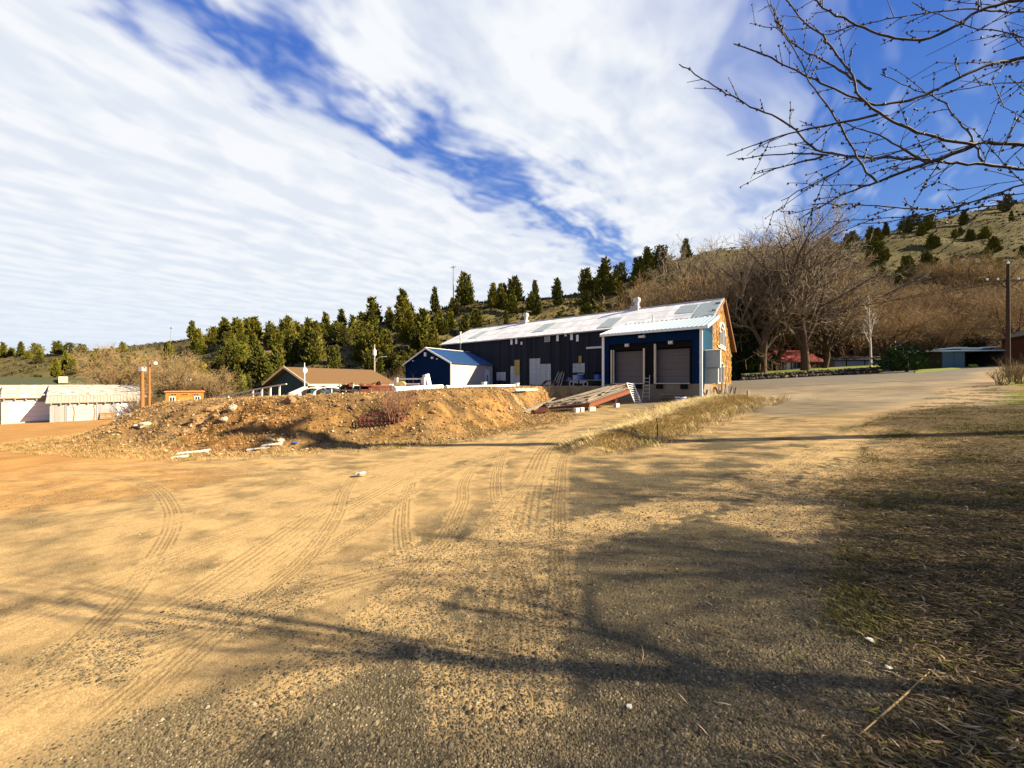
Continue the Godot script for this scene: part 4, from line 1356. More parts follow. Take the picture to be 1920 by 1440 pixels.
	for x in [-0.5, -0.2, 0.15, 0.5]:
		mb = MB.new()
		mb.bx(x - 0.03, x + 0.03, 0, 0.48, 0.2, 0.25)
		obj("upright", mb, M.cream, t)
	# frame with spool and machine left of the shed
	t = thing("post_frame", "white two post frame with a top rail beside the blue shed", "frame", foot(768, 22.0), -0.15)
	for x in [-0.85, 0.85]:
		mb = MB.new()
		mb.bx(x - 0.1, x + 0.1, 0, 0.78, -0.1, 0.1)
		obj("post", mb, M.pale_block, t)
	mb = MB.new()
	mb.bx(-0.75, 0.95, 0.66, 0.74, -0.03, 0.05)
	obj("rail", mb, M.white_paint, t)
	mb = MB.new()
	mb.cyl(Vector3(0, 0.3, 0.1), Vector3(0, 0.3, -0.25), 0.28, 0.28, 16)
	mb.cyl(Vector3(0, 0.3, 0.12), Vector3(0, 0.3, 0.1), 0.1, 0.1, 10)
	single("cable_spool", mb, M.yellow_board, "small wooden cable spool under the white frame", "spool", foot(752, 21.2))
	t = thing("machine", "black machine with a bright metal edge beside the cable spool", "machine", foot(775, 21.4), -0.1)
	mb = MB.new()
	mb.bx(-0.4, 0.4, 0.02, 0.36, -0.4, 0.2)
	mb.bx(-0.34, 0.34, 0.36, 0.42, -0.35, 0.15)
	obj("body", mb, M.black_rubber, t)
	mb = MB.new()
	mb.bar(Vector3(-0.42, 0.38, 0.22), Vector3(0.42, 0.38, 0.22), 0.06, 0.06)
	mb.bar(Vector3(-0.3, 0.2, 0.22), Vector3(0.3, 0.2, 0.22), 0.04, 0.04)
	obj("grille_bar", mb, M.white_paint, t)
	mb = MB.new()
	mb.tube(PackedVector3Array([Vector3(0.1, 0, 0), Vector3(0, 0.45, 0), Vector3(-0.12, 0.9, 0)]), PackedFloat32Array([0.16, 0.2, 0.22]), 12, true)
	single("white_barrel", mb, M.white_plastic, "tall leaning white plastic barrel at the left front of the shed", "barrel", foot(802, 22.4))
	# along the warehouse front
	var tf := Transform3D(Basis(Vector3.UP, FACING), YARD)
	for q in [[-11.2, 1.0, 0.42, "large open blue tub on the junk table, left"], [-9.4, 1.0, 0.42, "large open blue tub on the junk table, right"], [-12.4, 0.75, 0.26, "small blue tub left of the junk table"]]:
		var p := tf * Vector3(q[0], 1.07, -2.9)
		p.y = height(p.x, -p.z) + float(q[1]) - 0.4
		tub("blue_tub", q[3], p, q[2], 0.5, M.blue_plastic, "blue tubs by the warehouse wall")
	t = thing("junk_table", "long rough table with wheels carrying blue tubs by the warehouse", "table", tf * Vector3(-10.3, 0, -2.9), FACING)
	t.position.y = height(t.position.x, -t.position.z)
	mb = MB.new()
	mb.bx(-2.4, 1.8, 0.52, 0.59, -0.45, 0.45)
	obj("top", mb, M.grey_wood, t)
	for x in [-2.2, -1.0, 0.3, 1.6]:
		mb = MB.new()
		mb.bx(x - 0.05, x + 0.05, -0.3, 0.52, 0.3, 0.4)
		obj("leg", mb, M.dark_wood, t)
	for x in [-1.7, -0.2]:
		mb = MB.new()
		for i in 14: mb.bar(Vector3(x + 0.24 * cos(i * 0.449), 0.2 + 0.24 * sin(i * 0.449), 0.5), Vector3(x + 0.24 * cos((i + 1) * 0.449), 0.2 + 0.24 * sin((i + 1) * 0.449), 0.5), 0.07, 0.07)
		obj("wheel", mb, M.pale_block, t)
	single("black_sack", rock_mesh(5, 0.6), M.black_rubber, "black sack lying on the right blue tub by the dock", "sack", t.transform * Vector3(0.95, 1.22, 0.0)).scale = Vector3(1.1, 0.8, 0.8)
	mb = MB.new()
	mb.bx(-0.35, 0.35, 0, 0.09, -0.2, 0.2)
	single("yellow_lid", mb, M.yellow_board, "flat yellow lid lying across the left blue tub", "lid", t.transform * Vector3(-0.85, 1.11, 0.0), FACING)
	for i in 4:
		mb = MB.new()
		mb.bar(Vector3(0, -0.1, 0.5), Vector3(0.25 - 0.1 * i, 1.5 - 0.15 * (i % 2), -0.4), 0.09, 0.09)
		var p := tf * Vector3(-14.6 + i * 0.32, 0, -3.6)
		p.y = height(p.x, -p.z)
		single("leaning_post", mb, M.grey_wood, "grey post leaning on the warehouse wall, %s of four" % ["leftmost", "second from left", "third from left", "rightmost"][i], "post", p, FACING, "posts leaning on the warehouse")
	mb = MB.new()
	for i in 10:
		var a0 := PI * i / 10.0
		var a1 := PI * (i + 1) / 10.0
		mb.bar(Vector3(0.75 * cos(a0), 0.5 * sin(a0), 0), Vector3(0.75 * cos(a1), 0.5 * sin(a1), 0), 0.4, 0.1)
	single("red_wheel_arch", mb, M.dark_red, "dark red curved wheel arch lying before the pale metal patch", "wheel arch", foot(1030, 36.0), FACING)
	for q in [[-30.0, 0.3], [-20.5, 0.25], [-24.0, 0.3]]:
		pass
	# cabinets at the dock's right side
	for q in [["electrical_cabinet", "large grey upper electrical cabinet on the dock's right side", 2.48, 3.78, 0.1, 1.12], ["electrical_cabinet", "grey lower electrical cabinet under the large one", 1.3, 2.42, 0.12, 0.98]]:
		t = thing(q[0], q[1], "cabinet", tf * Vector3(0, q[2], -0.9), FACING, "cabinets on the dock side")
		var h: float = q[3] - q[2]
		mb = MB.new()
		mb.bx(q[4], q[5], 0, h, -0.5, 0)
		obj("body", mb, M.cabinet, t)
		mb = MB.new()
		mb.bx(q[4] + 0.04, q[5] - 0.04, 0.04, h - 0.04, 0.003, 0.03)
		var door := obj("door", mb, M.cabinet, t)
		mb = MB.new()
		mb.bx(q[5] - 0.14, q[5] - 0.1, h * 0.1, h * 0.1 + 0.1, 0.03, 0.06)
		obj("handle", mb, M.galvanized, door)
		mb = MB.new()
		mb.slab(Vector3(q[4] - 0.04, h + 0.02, 0.1), Vector3(q[5] + 0.04, h + 0.02, 0.1), Vector3(q[5] + 0.04, h + 0.12, -0.55), Vector3(q[4] - 0.04, h + 0.12, -0.55), 0.03)
		obj("hood", mb, M.cabinet, t)
	t = thing("board_heap", "heap of pale broken boards and posts under the electrical cabinets", "lumber", tf * Vector3(0.9, 0.1, -0.3), FACING)
	for i in 12:
		mb = MB.new()
		mb.col = Color.WHITE * rng.randf_range(0.5, 1.4)
		var x := rng.randf_range(-0.7, 1.4)
		mb.bar(Vector3(x, 0, rng.randf_range(-0.4, 0.5)), Vector3(x + rng.randf_range(-0.5, 0.5), rng.randf_range(0.5, 1.15), rng.randf_range(-0.8, 0)), 0.12, 0.06)
		obj("board", mb, M.grey_wood, t)
	for q in [[1355, 30.5, 1.1, "short weathered post standing left at the gable corner"], [1362, 31.0, 0.9, "short weathered post standing right at the gable corner"], [1403, 27.0, 0.5, "small pale stake in the dry grass right of the gable"]]:
		mb = MB.new()
		mb.bx(-0.09, 0.09, -0.3, q[2], -0.06, 0.06)
		single("wooden_post", mb, M.grey_wood, q[3], "post", foot(q[0], q[1]), 0.3, "short posts by the gable")
	# stakes in the drive
	for q in [[1232, 826, 0.62, "dark thin metal stake at the near end of the dry grass"], [1225, 778, 0.5, "dark thin metal stake farther back in the dry grass"]]:
		mb = MB.new()
		mb.tube(PackedVector3Array([Vector3(0, -0.1, 0), Vector3(0.01, float(q[2]) * 0.5, 0), Vector3(-0.01, q[2], 0)]), PackedFloat32Array([0.014, 0.013, 0.012]), 6, true)
		single("metal_stake", mb, M.dark_wood, q[3], "stake", strike(q[0], q[1]), 0.0, "metal stakes in the dry grass")
	# rusty grate on the bank
	t = thing("rusty_grate", "rusty red toothed iron grate lying on the bank below the red bush", "grate", strike(716, 797), 0.35)
	mb = MB.new()
	mb.bar(Vector3(-0.75, 0.3, 0), Vector3(0.75, 0.42, 0), 0.06, 0.06)
	mb.bar(Vector3(-0.75, 0.08, 0.35), Vector3(0.75, 0.12, 0.35), 0.05, 0.05)
	obj("frame", mb, M.dark_red, t)
	for i in 11:
		mb = MB.new()
		mb.bar(Vector3(-0.7 + i * 0.14, 0.3 + i * 0.011, 0), Vector3(-0.72 + i * 0.14, 0.02, 0.45), 0.035, 0.035)
		obj("tooth", mb, M.dark_red, t)
	# handrail going down behind the bank
	t = thing("handrail", "pale metal handrail with posts sloping down behind the bank crest", "railing")
	var rp := []
	for q in [[537, 720, 21.0], [524, 722, 21.2], [507, 725, 21.6], [491, 728, 22.0], [474, 731, 22.5], [428, 741, 24.0], [400, 746, 25.0]]: rp.append(at(q[0], q[1], q[2]))
	for i in 6:
		for dy in [0.0, -0.25]:
			mb = MB.new()
			mb.bar(rp[i] + Vector3(0, dy, 0), rp[i + 1] + Vector3(0, dy, 0), 0.07, 0.07)
			if dy == 0.0 or i > 2: obj("rail", mb, M.pale_block, t)
		if i > 0:
			mb = MB.new()
			mb.bar(Vector3(rp[i].x, minf(height(rp[i].x, -rp[i].z), rp[i].y - 0.6), rp[i].z), rp[i], 0.075, 0.075)
			obj("post", mb, M.pale_block, t)
	mb = MB.new()
	mb.bar(at(546, 739, 20.0), at(573, 727, 22.0), 0.25, 0.14)
	single("pale_beam", mb, M.pale_block, "pale beam sloping up before the teal gable", "beam")
	# tarps at the left end of the bank
	for q in [[296, 762, 21.5, 1.5, "white", "white tarp sheet lying on the left end of the bank"], [328, 756, 21.0, 1.2, "black", "black tarp sheet lying right of the white one on the bank"], [283, 767, 21.5, 0.9, "black", "small black tarp at the lowest left end of the bank"]]:
		mb = MB.new()
		for i in 6:
			var x0: float = -float(q[3]) + i * float(q[3]) / 3.0
			var x1: float = x0 + float(q[3]) / 3.0
			var p0 := 0.16 + 0.07 * sin(i * 2.1)
			var p1 := 0.16 + 0.07 * sin((i + 1) * 2.1)
			mb.slab(Vector3(x0, p0 + x0 * 0.14, 0.4), Vector3(x1, p1 + x1 * 0.14, 0.4), Vector3(x1, p1 + 0.12 + x1 * 0.14, -0.6), Vector3(x0, p0 + 0.12 + x0 * 0.14, -0.6), 0.03)
		single("tarp", mb, M.white_plastic if q[4] == "white" else M.black_rubber, q[5], "tarp", foot(q[0], q[2]), 0.1, "tarps at the end of the bank")
	car("parked_car", "dark parked car half hidden behind the bank beside the orange building", foot(296, 58.0), 0.5)
	# light debris along the foot of the bank
	for q in [[362, 851, 0.8, "long white board splinter lying at the foot of the bank, left"], [338, 861, 0.35, "small white scrap lying left of the long splinter"], [485, 846, 0.6, "flat pale slab lying at the middle foot of the bank"], [510, 838, 0.55, "pale broken slab heap piece below the two bank boulders"], [676, 895, 0.16, "twisted pale scrap lying alone on the drive"], [552, 835, 0.16, "little pale blue scrap on the bank foot"]]:
		mb = MB.new()
		mb.box(Transform3D(Basis.from_euler(Vector3(0.08, 0, 0.06)), Vector3(0, 0.05, 0)), Vector3(q[2], 0.035, 0.1 + float(q[2]) * 0.1))
		mb.box(Transform3D(Basis.from_euler(Vector3(-0.05, 0.3, 0.1)), Vector3(float(q[2]) * 0.2, 0.08, 0.05)), Vector3(float(q[2]) * 0.7, 0.025, 0.09))
		single("scrap_board", mb, M.blue_plastic if q[0] == 552 else M.pale_block, q[3], "scrap", strike(q[0], q[1]), 0.35, "pale scraps on the ground")

func tub(called: String, label: String, p: Vector3, r: float, h: float, m: Material, group: String) -> void:
	var t := thing(called, label, "tub" if "tub" in called else "bucket", p, 0.0, group)
	var mb := MB.new()
	mb.tube(PackedVector3Array([Vector3(0, 0.0, 0), Vector3(0, h, 0), Vector3(0, h, 0), Vector3(0, 0.05, 0)]), PackedFloat32Array([r * 0.82, r, r * 0.93, r * 0.76]), 16)
	mb.cyl(Vector3(0, 0.0, 0), Vector3(0, 0.05, 0), r * 0.8, r * 0.8, 16)
	obj("body", mb, m, t)
	mb = MB.new()
	mb.tube(PackedVector3Array([Vector3(0, h - 0.05, 0), Vector3(0, h - 0.05, 0), Vector3(0, h, 0), Vector3(0, h, 0)]), PackedFloat32Array([r * 0.99, r * 1.07, r * 1.07, r * 0.99]), 16)
	obj("rim", mb, M.white_plastic if called == "blue_tub" and group == "" else m, t)

func car(called: String, label: String, p: Vector3, turn: float) -> void:
	var t := thing(called, label, "car", p, turn)
	var prof := PackedVector2Array([Vector2(-2.1, 0.35), Vector2(-2.15, 0.75), Vector2(-1.9, 0.95), Vector2(-1.2, 1.0), Vector2(-0.6, 1.42), Vector2(0.9, 1.45), Vector2(1.6, 1.02), Vector2(2.1, 0.95), Vector2(2.15, 0.4)])
	var mb := MB.new()
	for i in prof.size():
		var a := prof[i]
		var b := prof[(i + 1) % prof.size()]
		mb.quad(Vector3(a.x, a.y, 0.85), Vector3(a.x, a.y, -0.85), Vector3(b.x, b.y, -0.85), Vector3(b.x, b.y, 0.85))
	for s in [0.85, -0.85]:
		for i in range(1, prof.size() - 1): mb.tri(Vector3(prof[0].x, prof[0].y, s), Vector3(prof[i].x, prof[i].y, s), Vector3(prof[i + 1].x, prof[i + 1].y, s))
	obj("body", mb, M.car_paint, t)
	mb = MB.new()
	for s in [0.86, -0.86]: mb.quad(Vector3(-0.95, 1.02, s), Vector3(1.2, 1.02, s), Vector3(0.8, 1.38, s), Vector3(-0.5, 1.36, s))
	obj("side_window", mb, M.dark_glass, t)
	for x in [-1.35, 1.35]:
		for z in [0.75, -0.75]:
			mb = MB.new()
			mb.cyl(Vector3(x, 0.33, z - 0.12), Vector3(x, 0.33, z + 0.12), 0.33, 0.33, 14)
			obj("wheel", mb, M.black_rubber, t)

func stones() -> void:
	var rng := dice(111)
	var kinds := []
	for i in 6: kinds.append(rock_mesh(200 + i, 0.62))
	var spots := [[392, 772, 60, "g"], [438, 768, 70, "w"], [421, 794, 52, "w"], [405, 783, 60, "g"], [486, 793, 62, "g"], [543, 756, 90, "g"], [523, 787, 50, "g"], [434, 813, 50, "g"], [507, 827, 62, "w"], [527, 829, 56, "w"], [531, 816, 34, "w"], [661, 794, 26, "w"], [663, 764, 52, "g"], [345, 814, 60, "g"], [255, 803, 60, "w"], [271, 800, 78, "w"], [526, 772, 52, "g"], [367, 791, 60, "g"], [499, 804, 50, "g"], [382, 809, 40, "g"], [780, 744, 40, "g"], [871, 757, 34, "g"], [916, 766, 36, "g"], [956, 768, 40, "w"], [981, 751, 26, "g"], [937, 772, 36, "g"], [812, 776, 44, "g"], [634, 763, 36, "g"], [340, 800, 36, "g"], [464, 781, 40, "g"]]
	var words := ["on the upper left bank", "near the bank's left end", "on the middle of the bank", "on the bank's right half", "low on the bank"]
	for i in spots.size():
		var s: Array = spots[i]
		var p := strike(s[0], s[1])
		var size: float = s[2] / 3.84 / LENS * -p.z * rng.randf_range(0.9, 1.2)
		var near := "bank's left end" if s[0] < 300 else ("bank's left part" if s[0] < 450 else ("bank's middle" if s[0] < 600 else ("bank below the shed" if s[0] < 850 else "bank beside the ramp")))
		var o := single("rock", kinds[i % 6], M.pale_rock if s[3] == "w" else M.brown_rock, "%s %s rock on the %s, %s" % ["large" if s[2] > 55 else "small", "pale" if s[3] == "w" else "brown", near, "near its crest" if s[1] < 770 else ("half way up" if s[1] < 800 else "near its foot")], "rock", p + Vector3(0, size * 0.12, 0), 0.0, "rocks on the dirt bank")
		o.basis = Basis.from_euler(Vector3(rng.randf_range(-0.3, 0.3), rng.randf() * TAU, rng.randf_range(-0.3, 0.3))).scaled(Vector3.ONE * size)
	# stone retaining wall by the lawn
	var t := thing("stone_wall", "low dry stone wall of rounded boulders edging the lawn", "wall")
	for row in 2:
		for i in 40:
			var u := 1392.0 + (i + 0.5 * row) * 6.6
			var d := 47.0 - row * -0.25
			var p := foot(u, d)
			var o := obj("stone", kinds[(i * 5 + row) % 6], M.wall_rock if (i + row) % 3 else M.wall_rock_pale, t)
			o.position = p + Vector3(0, 0.2 + row * 0.4, 0)
			o.basis = Basis.from_euler(Vector3(rng.randf_range(-0.3, 0.3), rng.randf() * TAU, 0)).scaled(Vector3.ONE * rng.randf_range(0.5, 0.72))
	var lawn := MB.new()
	for i in 24:
		var u0 := 1390.0 + i * 11.0
		var a := foot(u0, 47.5, 0.55)
		var b := foot(u0 + 11.0, 47.5, 0.55)
		lawn.slab(a + Vector3(0, 0.2, 0), b + Vector3(0, 0.2, 0), foot(u0 + 11.0, 57.0, 1.15), foot(u0, 57.0, 1.15), 0.6)
	obj("lawn", lawn, M.lawn_green, null, "structure")
	lawn = MB.new()
	for i in 8:
		var u0 := 1716.0 + i * 15.0
		lawn.slab(foot(u0, 41.5 + i * 0.9, 0.05), foot(u0 + 15.0, 42.4 + i * 0.9, 0.05), foot(u0 + 15.0, 48.5, 0.12), foot(u0, 48.5, 0.12), 0.4)
	obj("lawn", lawn, M.lawn_green, null, "structure")
	# little stones and clods
	var clods := PackedFloat32Array()
	var n := 0
	while n < 70000:
		var x := rng.randf_range(-24.0, 5.0)
		var d := rng.randf_range(10.0, 31.0)
		var s := from_crest(x, d)
		if s > 3.9 or s < -1.2: 
			n += 1
			continue
		n += 1
		var z := pow(rng.randf(), 3.0) * 0.085 + 0.022
		var k := rng.randf_range(0.6, 1.25)
		put(clods, Basis.from_euler(Vector3(rng.randf() * TAU, rng.randf() * TAU, 0)).scaled(Vector3.ONE * z), gp(x, d, z * 0.15), Color(0.25 * k, 0.15 * k, 0.06 * k) if rng.randf() > 0.3 else Color(0.13 * k, 0.08 * k, 0.035 * k) if rng.randf() > 0.22 else Color(0.4, 0.31, 0.2))
	many("clods", rock_mesh(301, 0.8), M.tinted, clods)
	var grit := PackedFloat32Array()
	var nz := noise(31, 0.16, 3)
	var n2 := noise(32, 0.9, 3)
	for i in 300000:
		var d := 1.2 + pow(rng.randf(), 1.9) * 7.5
		var x := rng.randf_range(-1.5 * d - 0.6, 1.45 * d + 0.4)
		var dust := dustiness(x, d, nz.get_noise_2d(x * 0.8 + d * 0.5, d * 1.3 - x * 0.4), n2.get_noise_2d(x + d * 0.4, d * 1.4))
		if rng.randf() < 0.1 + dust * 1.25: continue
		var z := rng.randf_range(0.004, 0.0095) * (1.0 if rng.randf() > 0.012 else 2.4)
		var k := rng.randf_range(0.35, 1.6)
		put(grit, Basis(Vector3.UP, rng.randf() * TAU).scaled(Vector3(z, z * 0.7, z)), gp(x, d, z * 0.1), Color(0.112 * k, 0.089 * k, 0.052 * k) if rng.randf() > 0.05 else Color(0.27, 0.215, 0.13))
	many("gravel", chip_mesh(), M.tinted, grit)

func chip_mesh() -> ArrayMesh:
	var mb := MB.new()
	var p := [Vector3(0.95, 0, 0.1), Vector3(0.2, -0.1, 0.8), Vector3(-0.8, 0, 0.4), Vector3(-0.6, 0, -0.65), Vector3(0.4, 0, -0.8)]
	var top := Vector3(0.1, 0.75, 0.0)
	for i in 5: mb.tri(p[i], top, p[(i + 1) % 5])
	var out := MB.new()
	for i in range(0, mb.v.size(), 3): out.tri(mb.v[i], mb.v[i + 1], mb.v[i + 2])
	return out.mesh()

func plant(proto: Node3D, pos: Vector3, turn: float, size: float, label: String, group: String) -> void:
	if not proto.has_meta("placed"):
		proto.set_meta("placed", true)
		proto.transform = Transform3D(Basis(Vector3.UP, turn).scaled(Vector3.ONE * size), pos)
		proto.set_meta("label", label)
		proto.set_meta("group", group)
	else:
		dup(proto, pos, turn, size, label, group)

var marks := [[-200, "above the white garage's left bay"], [60, "above the roof cooler"], [130, "above the white garage's right end"], [200, "behind the two log poles"], [300, "above the orange building"], [390, "above the handrail's low end"], [470, "just left of the brown roof"], [545, "above the globe lamp post"], [610, "above the brown roof's middle"], [680, "above the transformer pole"], [740, "above the blue shed's left eave"], [800, "below the hilltop mast"], [862, "above the blue shed's right eave"], [930, "above the left roof vent"], [1010, "above the warehouse roof's middle"], [1100, "above the right roof vent"], [1200, "left of the big bare trees"], [1330, "above the stone gable"], [1450, "above the red roofed house"], [1560, "above the grey outbuilding"], [1625, "above the birch"], [1680, "above the round bush"], [1750, "above the carport doors"], [1820, "above the carport's open end"], [1880, "beside the tall utility pole"]]
var called_so := {}

func placed_label(kind: String, u: float, t: float, size: float, low := 0.72, high := 1.0) -> String:
	var where: String = marks[0][1]
	for m in marks:
		if u >= m[0]: where = m[1]
	var tall := "small" if size < low else ("tall" if size > high else "middling")
	var slope := "at slope foot" if t < 0.2 else ("low on slope" if t < 0.4 else ("half way upslope" if t < 0.62 else ("high on slope" if t < 0.88 else "on skyline")))
	return "%s %s %s, %s" % [tall, kind, slope, where]

func hill_point(u: float, t: float) -> Vector3:
	var k := (u - 960.0) / LENS
	var near := curve(k, [-1.4, -0.5, 0.1, 0.5, 1.4], [72.0, 62.0, 66.0, 64.0, 66.0])
	var far := curve(k, [-1.4, -0.9, -0.4, 0.2, 0.55, 0.9, 1.4], [190.0, 150.0, 125.0, 122.0, 145.0, 190.0, 225.0])
	var d := lerpf(near, far, t)
	return gp(k * d, d)

func woods() -> void:
	var rng := dice(121)
	var jun := []
	for i in 6: jun.append(juniper(400 + i, [7.5, 7.0, 8.5, 6.0, 8.0, 5.0][i], [2.0, 1.8, 2.3, 2.5, 1.7, 2.6][i], [0.7, 0.75, 0.8, 0.55, 0.85, 0.5][i], [Color(0.11, 0.104, 0.016), Color(0.086, 0.088, 0.016), Color(0.095, 0.09, 0.016), Color(0.115, 0.104, 0.016), Color(0.076, 0.08, 0.018), Color(0.072, 0.07, 0.018)][i], M.leaf, M.bark, "juniper_tree"))
	var zones := [
		[20, 330, 0.25, 0.9, 24, 0.75, "juniper on the left slope behind the bare trees and garages", "junipers on the far left slope"],
		[365, 560, 0.12, 0.98, 64, 0.86, "juniper in the dense stand left above the brown roof", "junipers above the brown roof"],
		[560, 880, 0.25, 0.98, 90, 0.84, "juniper on the slope between brown roof and warehouse", "junipers between brown roof and warehouse"],
		[880, 1290, 0.25, 0.97, 62, 0.8, "juniper on the open slope above the warehouse roof", "junipers above the warehouse roof"],
		[1540, 1930, 0.4, 0.96, 66, 0.85, "dark juniper high on the right hillside", "junipers on the right hillside"],
	]
	for z in zones:
		for i in z[4]:
			var u: float = rng.randf_range(z[0], z[1])
			var t := rng.randf_range(z[2], z[3])
			var size: float = float(z[5]) * rng.randf_range(0.6, 1.2)
			var which := rng.randi() % 6
			plant(jun[which], hill_point(u, t), rng.randf() * TAU, size, placed_label(["pointed juniper", "slim juniper", "big juniper", "rounded juniper", "narrow juniper", "squat juniper"][which], u, t, size), z[7])
	for q in [[870, 1.25, 2], [698, 1.2, 0], [576, 1.05, 1], [925, 0.8, 4], [945, 0.9, 1], [965, 0.95, 2], [1003, 0.85, 0], [1045, 0.95, 1], [1100, 0.95, 2], [1135, 1.3, 0], [1165, 1.1, 3], [1238, 1.45, 5], [1215, 1.2, 1], [640, 0.95, 4], [755, 1.1, 2], [815, 1.0, 4], [610, 0.9, 2], [468, 0.9, 1], [425, 0.85, 3], [360, 0.9, 4], [1715, 1.3, 5], [1695, 0.8, 3], [1745, 0.8, 5], [1630, 0.9, 1], [1600, 1.0, 3], [130, 1.0, 5], [110, 0.9, 1], [65, 1.0, 3], [40, 0.9, 4], [20, 0.7, 1], [5, 0.9, 2], [150, 0.7, 3]]:
		plant(jun[q[2]], hill_point(q[0], 0.97), rng.randf() * TAU, q[1], placed_label(["pointed juniper", "slim juniper", "big juniper", "rounded juniper", "narrow juniper", "squat juniper"][q[2]], q[0], 0.97, q[1]), "junipers along the skyline")
	# cottonwoods and other bare trees
	var shape := {"kids": [8, 7, 8, 5], "start": [0.3, 0.2, 0.15, 0.1], "open": [0.66, 0.75, 0.75, 0.8], "ratio": [1.05, 0.66, 0.58, 0.55], "crook": 0.11, "lift": 0.07, "thin": 0.62, "r": 0.5, "trunk": 9.5, "taper": 0.5, "min_r": 0.028}
	var wide := shape.duplicate()
	wide.merge({"open": [0.85, 0.8, 0.75, 0.8], "ratio": [1.1, 0.66, 0.58, 0.55], "trunk": 7.4, "r": 0.34, "kids": [9, 7, 8, 5], "start": [0.25, 0.2, 0.15, 0.1], "thin": 0.55}, true)
	var slim := shape.duplicate()
	slim.merge({"r": 0.22, "trunk": 6.0, "open": [0.6, 0.6, 0.65, 0.7], "kids": [9, 6, 6, 5], "start": [0.2, 0.2, 0.2, 0.15], "ratio": [0.7, 0.55, 0.55, 0.5]}, true)
	var trees := [bare_tree(501, shape, M.bark, M.twig_grey, "bare_tree", "", "tree"), bare_tree(502, wide, M.bark, M.twig, "bare_tree", "", "tree"), bare_tree(503, slim, M.bark, M.twig_tan, "bare_tree", "", "tree"), bare_tree(504, wide, M.bark, M.twig_tan, "bare_tree", "", "tree")]
	var spots := [
		[1428, 50.5, 1.18, 0, "massive bare cottonwood left before the red roofed house"], [1511, 50.0, 1.24, 0, "massive bare cottonwood right of the first, before the red roof's end"], [1546, 55.0, 0.8, 0, "bare cottonwood with forked trunk right of the red roofed house"],
		[1376, 57.0, 1.12, 1, "bare tree spreading directly behind the stone gable"], [1300, 64.0, 1.18, 1, "bare tree spreading over the warehouse ridge"], [1255, 72.0, 0.8, 3, "low bare tree left of the one over the ridge"],
		[1465, 68.0, 1.18, 1, "bare tree rising behind the two cottonwoods"], [1395, 74.0, 1.24, 0, "tall bare tree in the back row behind the gable"], [1345, 78.0, 1.12, 3, "bare tree in the back row over the roof's right end"], [1560, 76.0, 1.12, 1, "bare tree in the back row right of the cottonwoods"],
		[1605, 66.0, 0.8, 3, "pale bare tree behind the grey outbuilding, left"], [1660, 62.0, 0.78, 3, "pale bare tree leaning behind the flagpole"], [1640, 76.0, 0.85, 1, "bare tree far behind the birch"], [1702, 68.0, 0.82, 3, "pale bare tree behind the round bush"],
		[1748, 64.0, 0.75, 3, "pale bare tree left of the carport"], [1795, 70.0, 0.85, 3, "pale bare tree behind the carport roof"], [1850, 62.0, 0.9, 1, "bare tree behind the carport's right end"], [1912, 54.0, 0.85, 3, "bare tree beside the tall utility pole"], [1945, 66.0, 1.1, 1, "bare tree cut by the right edge"], [1825, 80.0, 0.9, 3, "bare tree high behind the carport"],
		[215, 60.0, 0.85, 3, "broad bare tree behind the white garage's right end"], [335, 60.0, 0.75, 3, "broad bare tree behind the orange building"], [165, 68.0, 0.5, 3, "small bare tree left behind the garage"], [270, 68.0, 0.7, 2, "slim bare tree behind the log poles"], [400, 62.0, 0.55, 3, "small bare tree right of the orange building"],
	]
	for q in [[1235, 66.0, 1.23, 3], [1275, 60.0, 1.29, 1], [1325, 62.0, 1.34, 3], [1352, 68.0, 1.40, 1], [1410, 60.0, 1.29, 3], [1455, 58.0, 1.23, 1], [1482, 63.0, 1.40, 3], [1530, 64.0, 1.40, 1], [1572, 62.0, 1.18, 3], [1590, 70.0, 1.29, 1], [1300, 72.0, 1.46, 0], [1440, 72.0, 1.46, 0], [1510, 75.0, 1.51, 3], [1555, 70.0, 1.34, 0]]:
		spots.append([q[0], q[1], q[2], q[3], placed_label(["bare cottonwood", "broad bare tree", "slim bare tree", "pale bare tree"][q[3]], q[0], 0.1, q[2], 1.27, 1.36).replace("at slope foot", "in grove past lawn")])
	for i in 38:
		var u := rng.randf_range(1210, 1960)
		var d := rng.randf_range(70.0, 108.0)
		var size := rng.randf_range(0.7, 1.05)
		spots.append([u, d, size, 3 if rng.randf() < 0.65 else 1, placed_label("bare hillside tree", u, (d - 66.0) / 60.0, size, 0.7, 0.85)])
	for s in spots: plant(trees[s[3]], foot(s[0], s[1]), rng.randf() * TAU, s[2], s[4], "bare trees")
	# birch
	var bo := slim.duplicate()
	bo.merge({"trunk": 8.5, "r": 0.13, "kids": [7, 4, 3], "start": [0.35, 0.3, 0.2], "open": [0.32, 0.5, 0.6], "ratio": [0.32, 0.5, 0.5], "crook": 0.035, "taper": 0.3}, true)
	var birch := bare_tree(506, bo, M.birch, M.birch, "birch_tree", "white trunked bare birch standing alone on the lawn", "tree")
	birch.position = foot(1632, 48.5, 0.5)
	# evergreens near the buildings
	var dark := juniper(420, 11.5, 2.4, 0.35, Color(0.016, 0.022, 0.008), M.leaf, M.bark, "columnar_evergreen")
	plant(dark, foot(1397, 53.0), 0.3, 1.0, "tall dark columnar evergreen between the gable and cottonwood", "dark evergreens by the gable")
	plant(dark, foot(1372, 55.0), 2.3, 0.7, "shorter dark evergreen right against the gable corner", "dark evergreens by the gable")
	var bush := juniper(421, 3.4, 3.0, 0.42, Color(0.022, 0.045, 0.012), M.leaf, M.bark, "round_bush")
	meta(bush, "big rounded dark green bush beside the road", "bush")
	bush.position = foot(1700, 45.5)
	var brushy := juniper(422, 4.5, 3.6, 0.4, Color(0.018, 0.02, 0.01), M.leaf, M.bark, "dark_thicket")
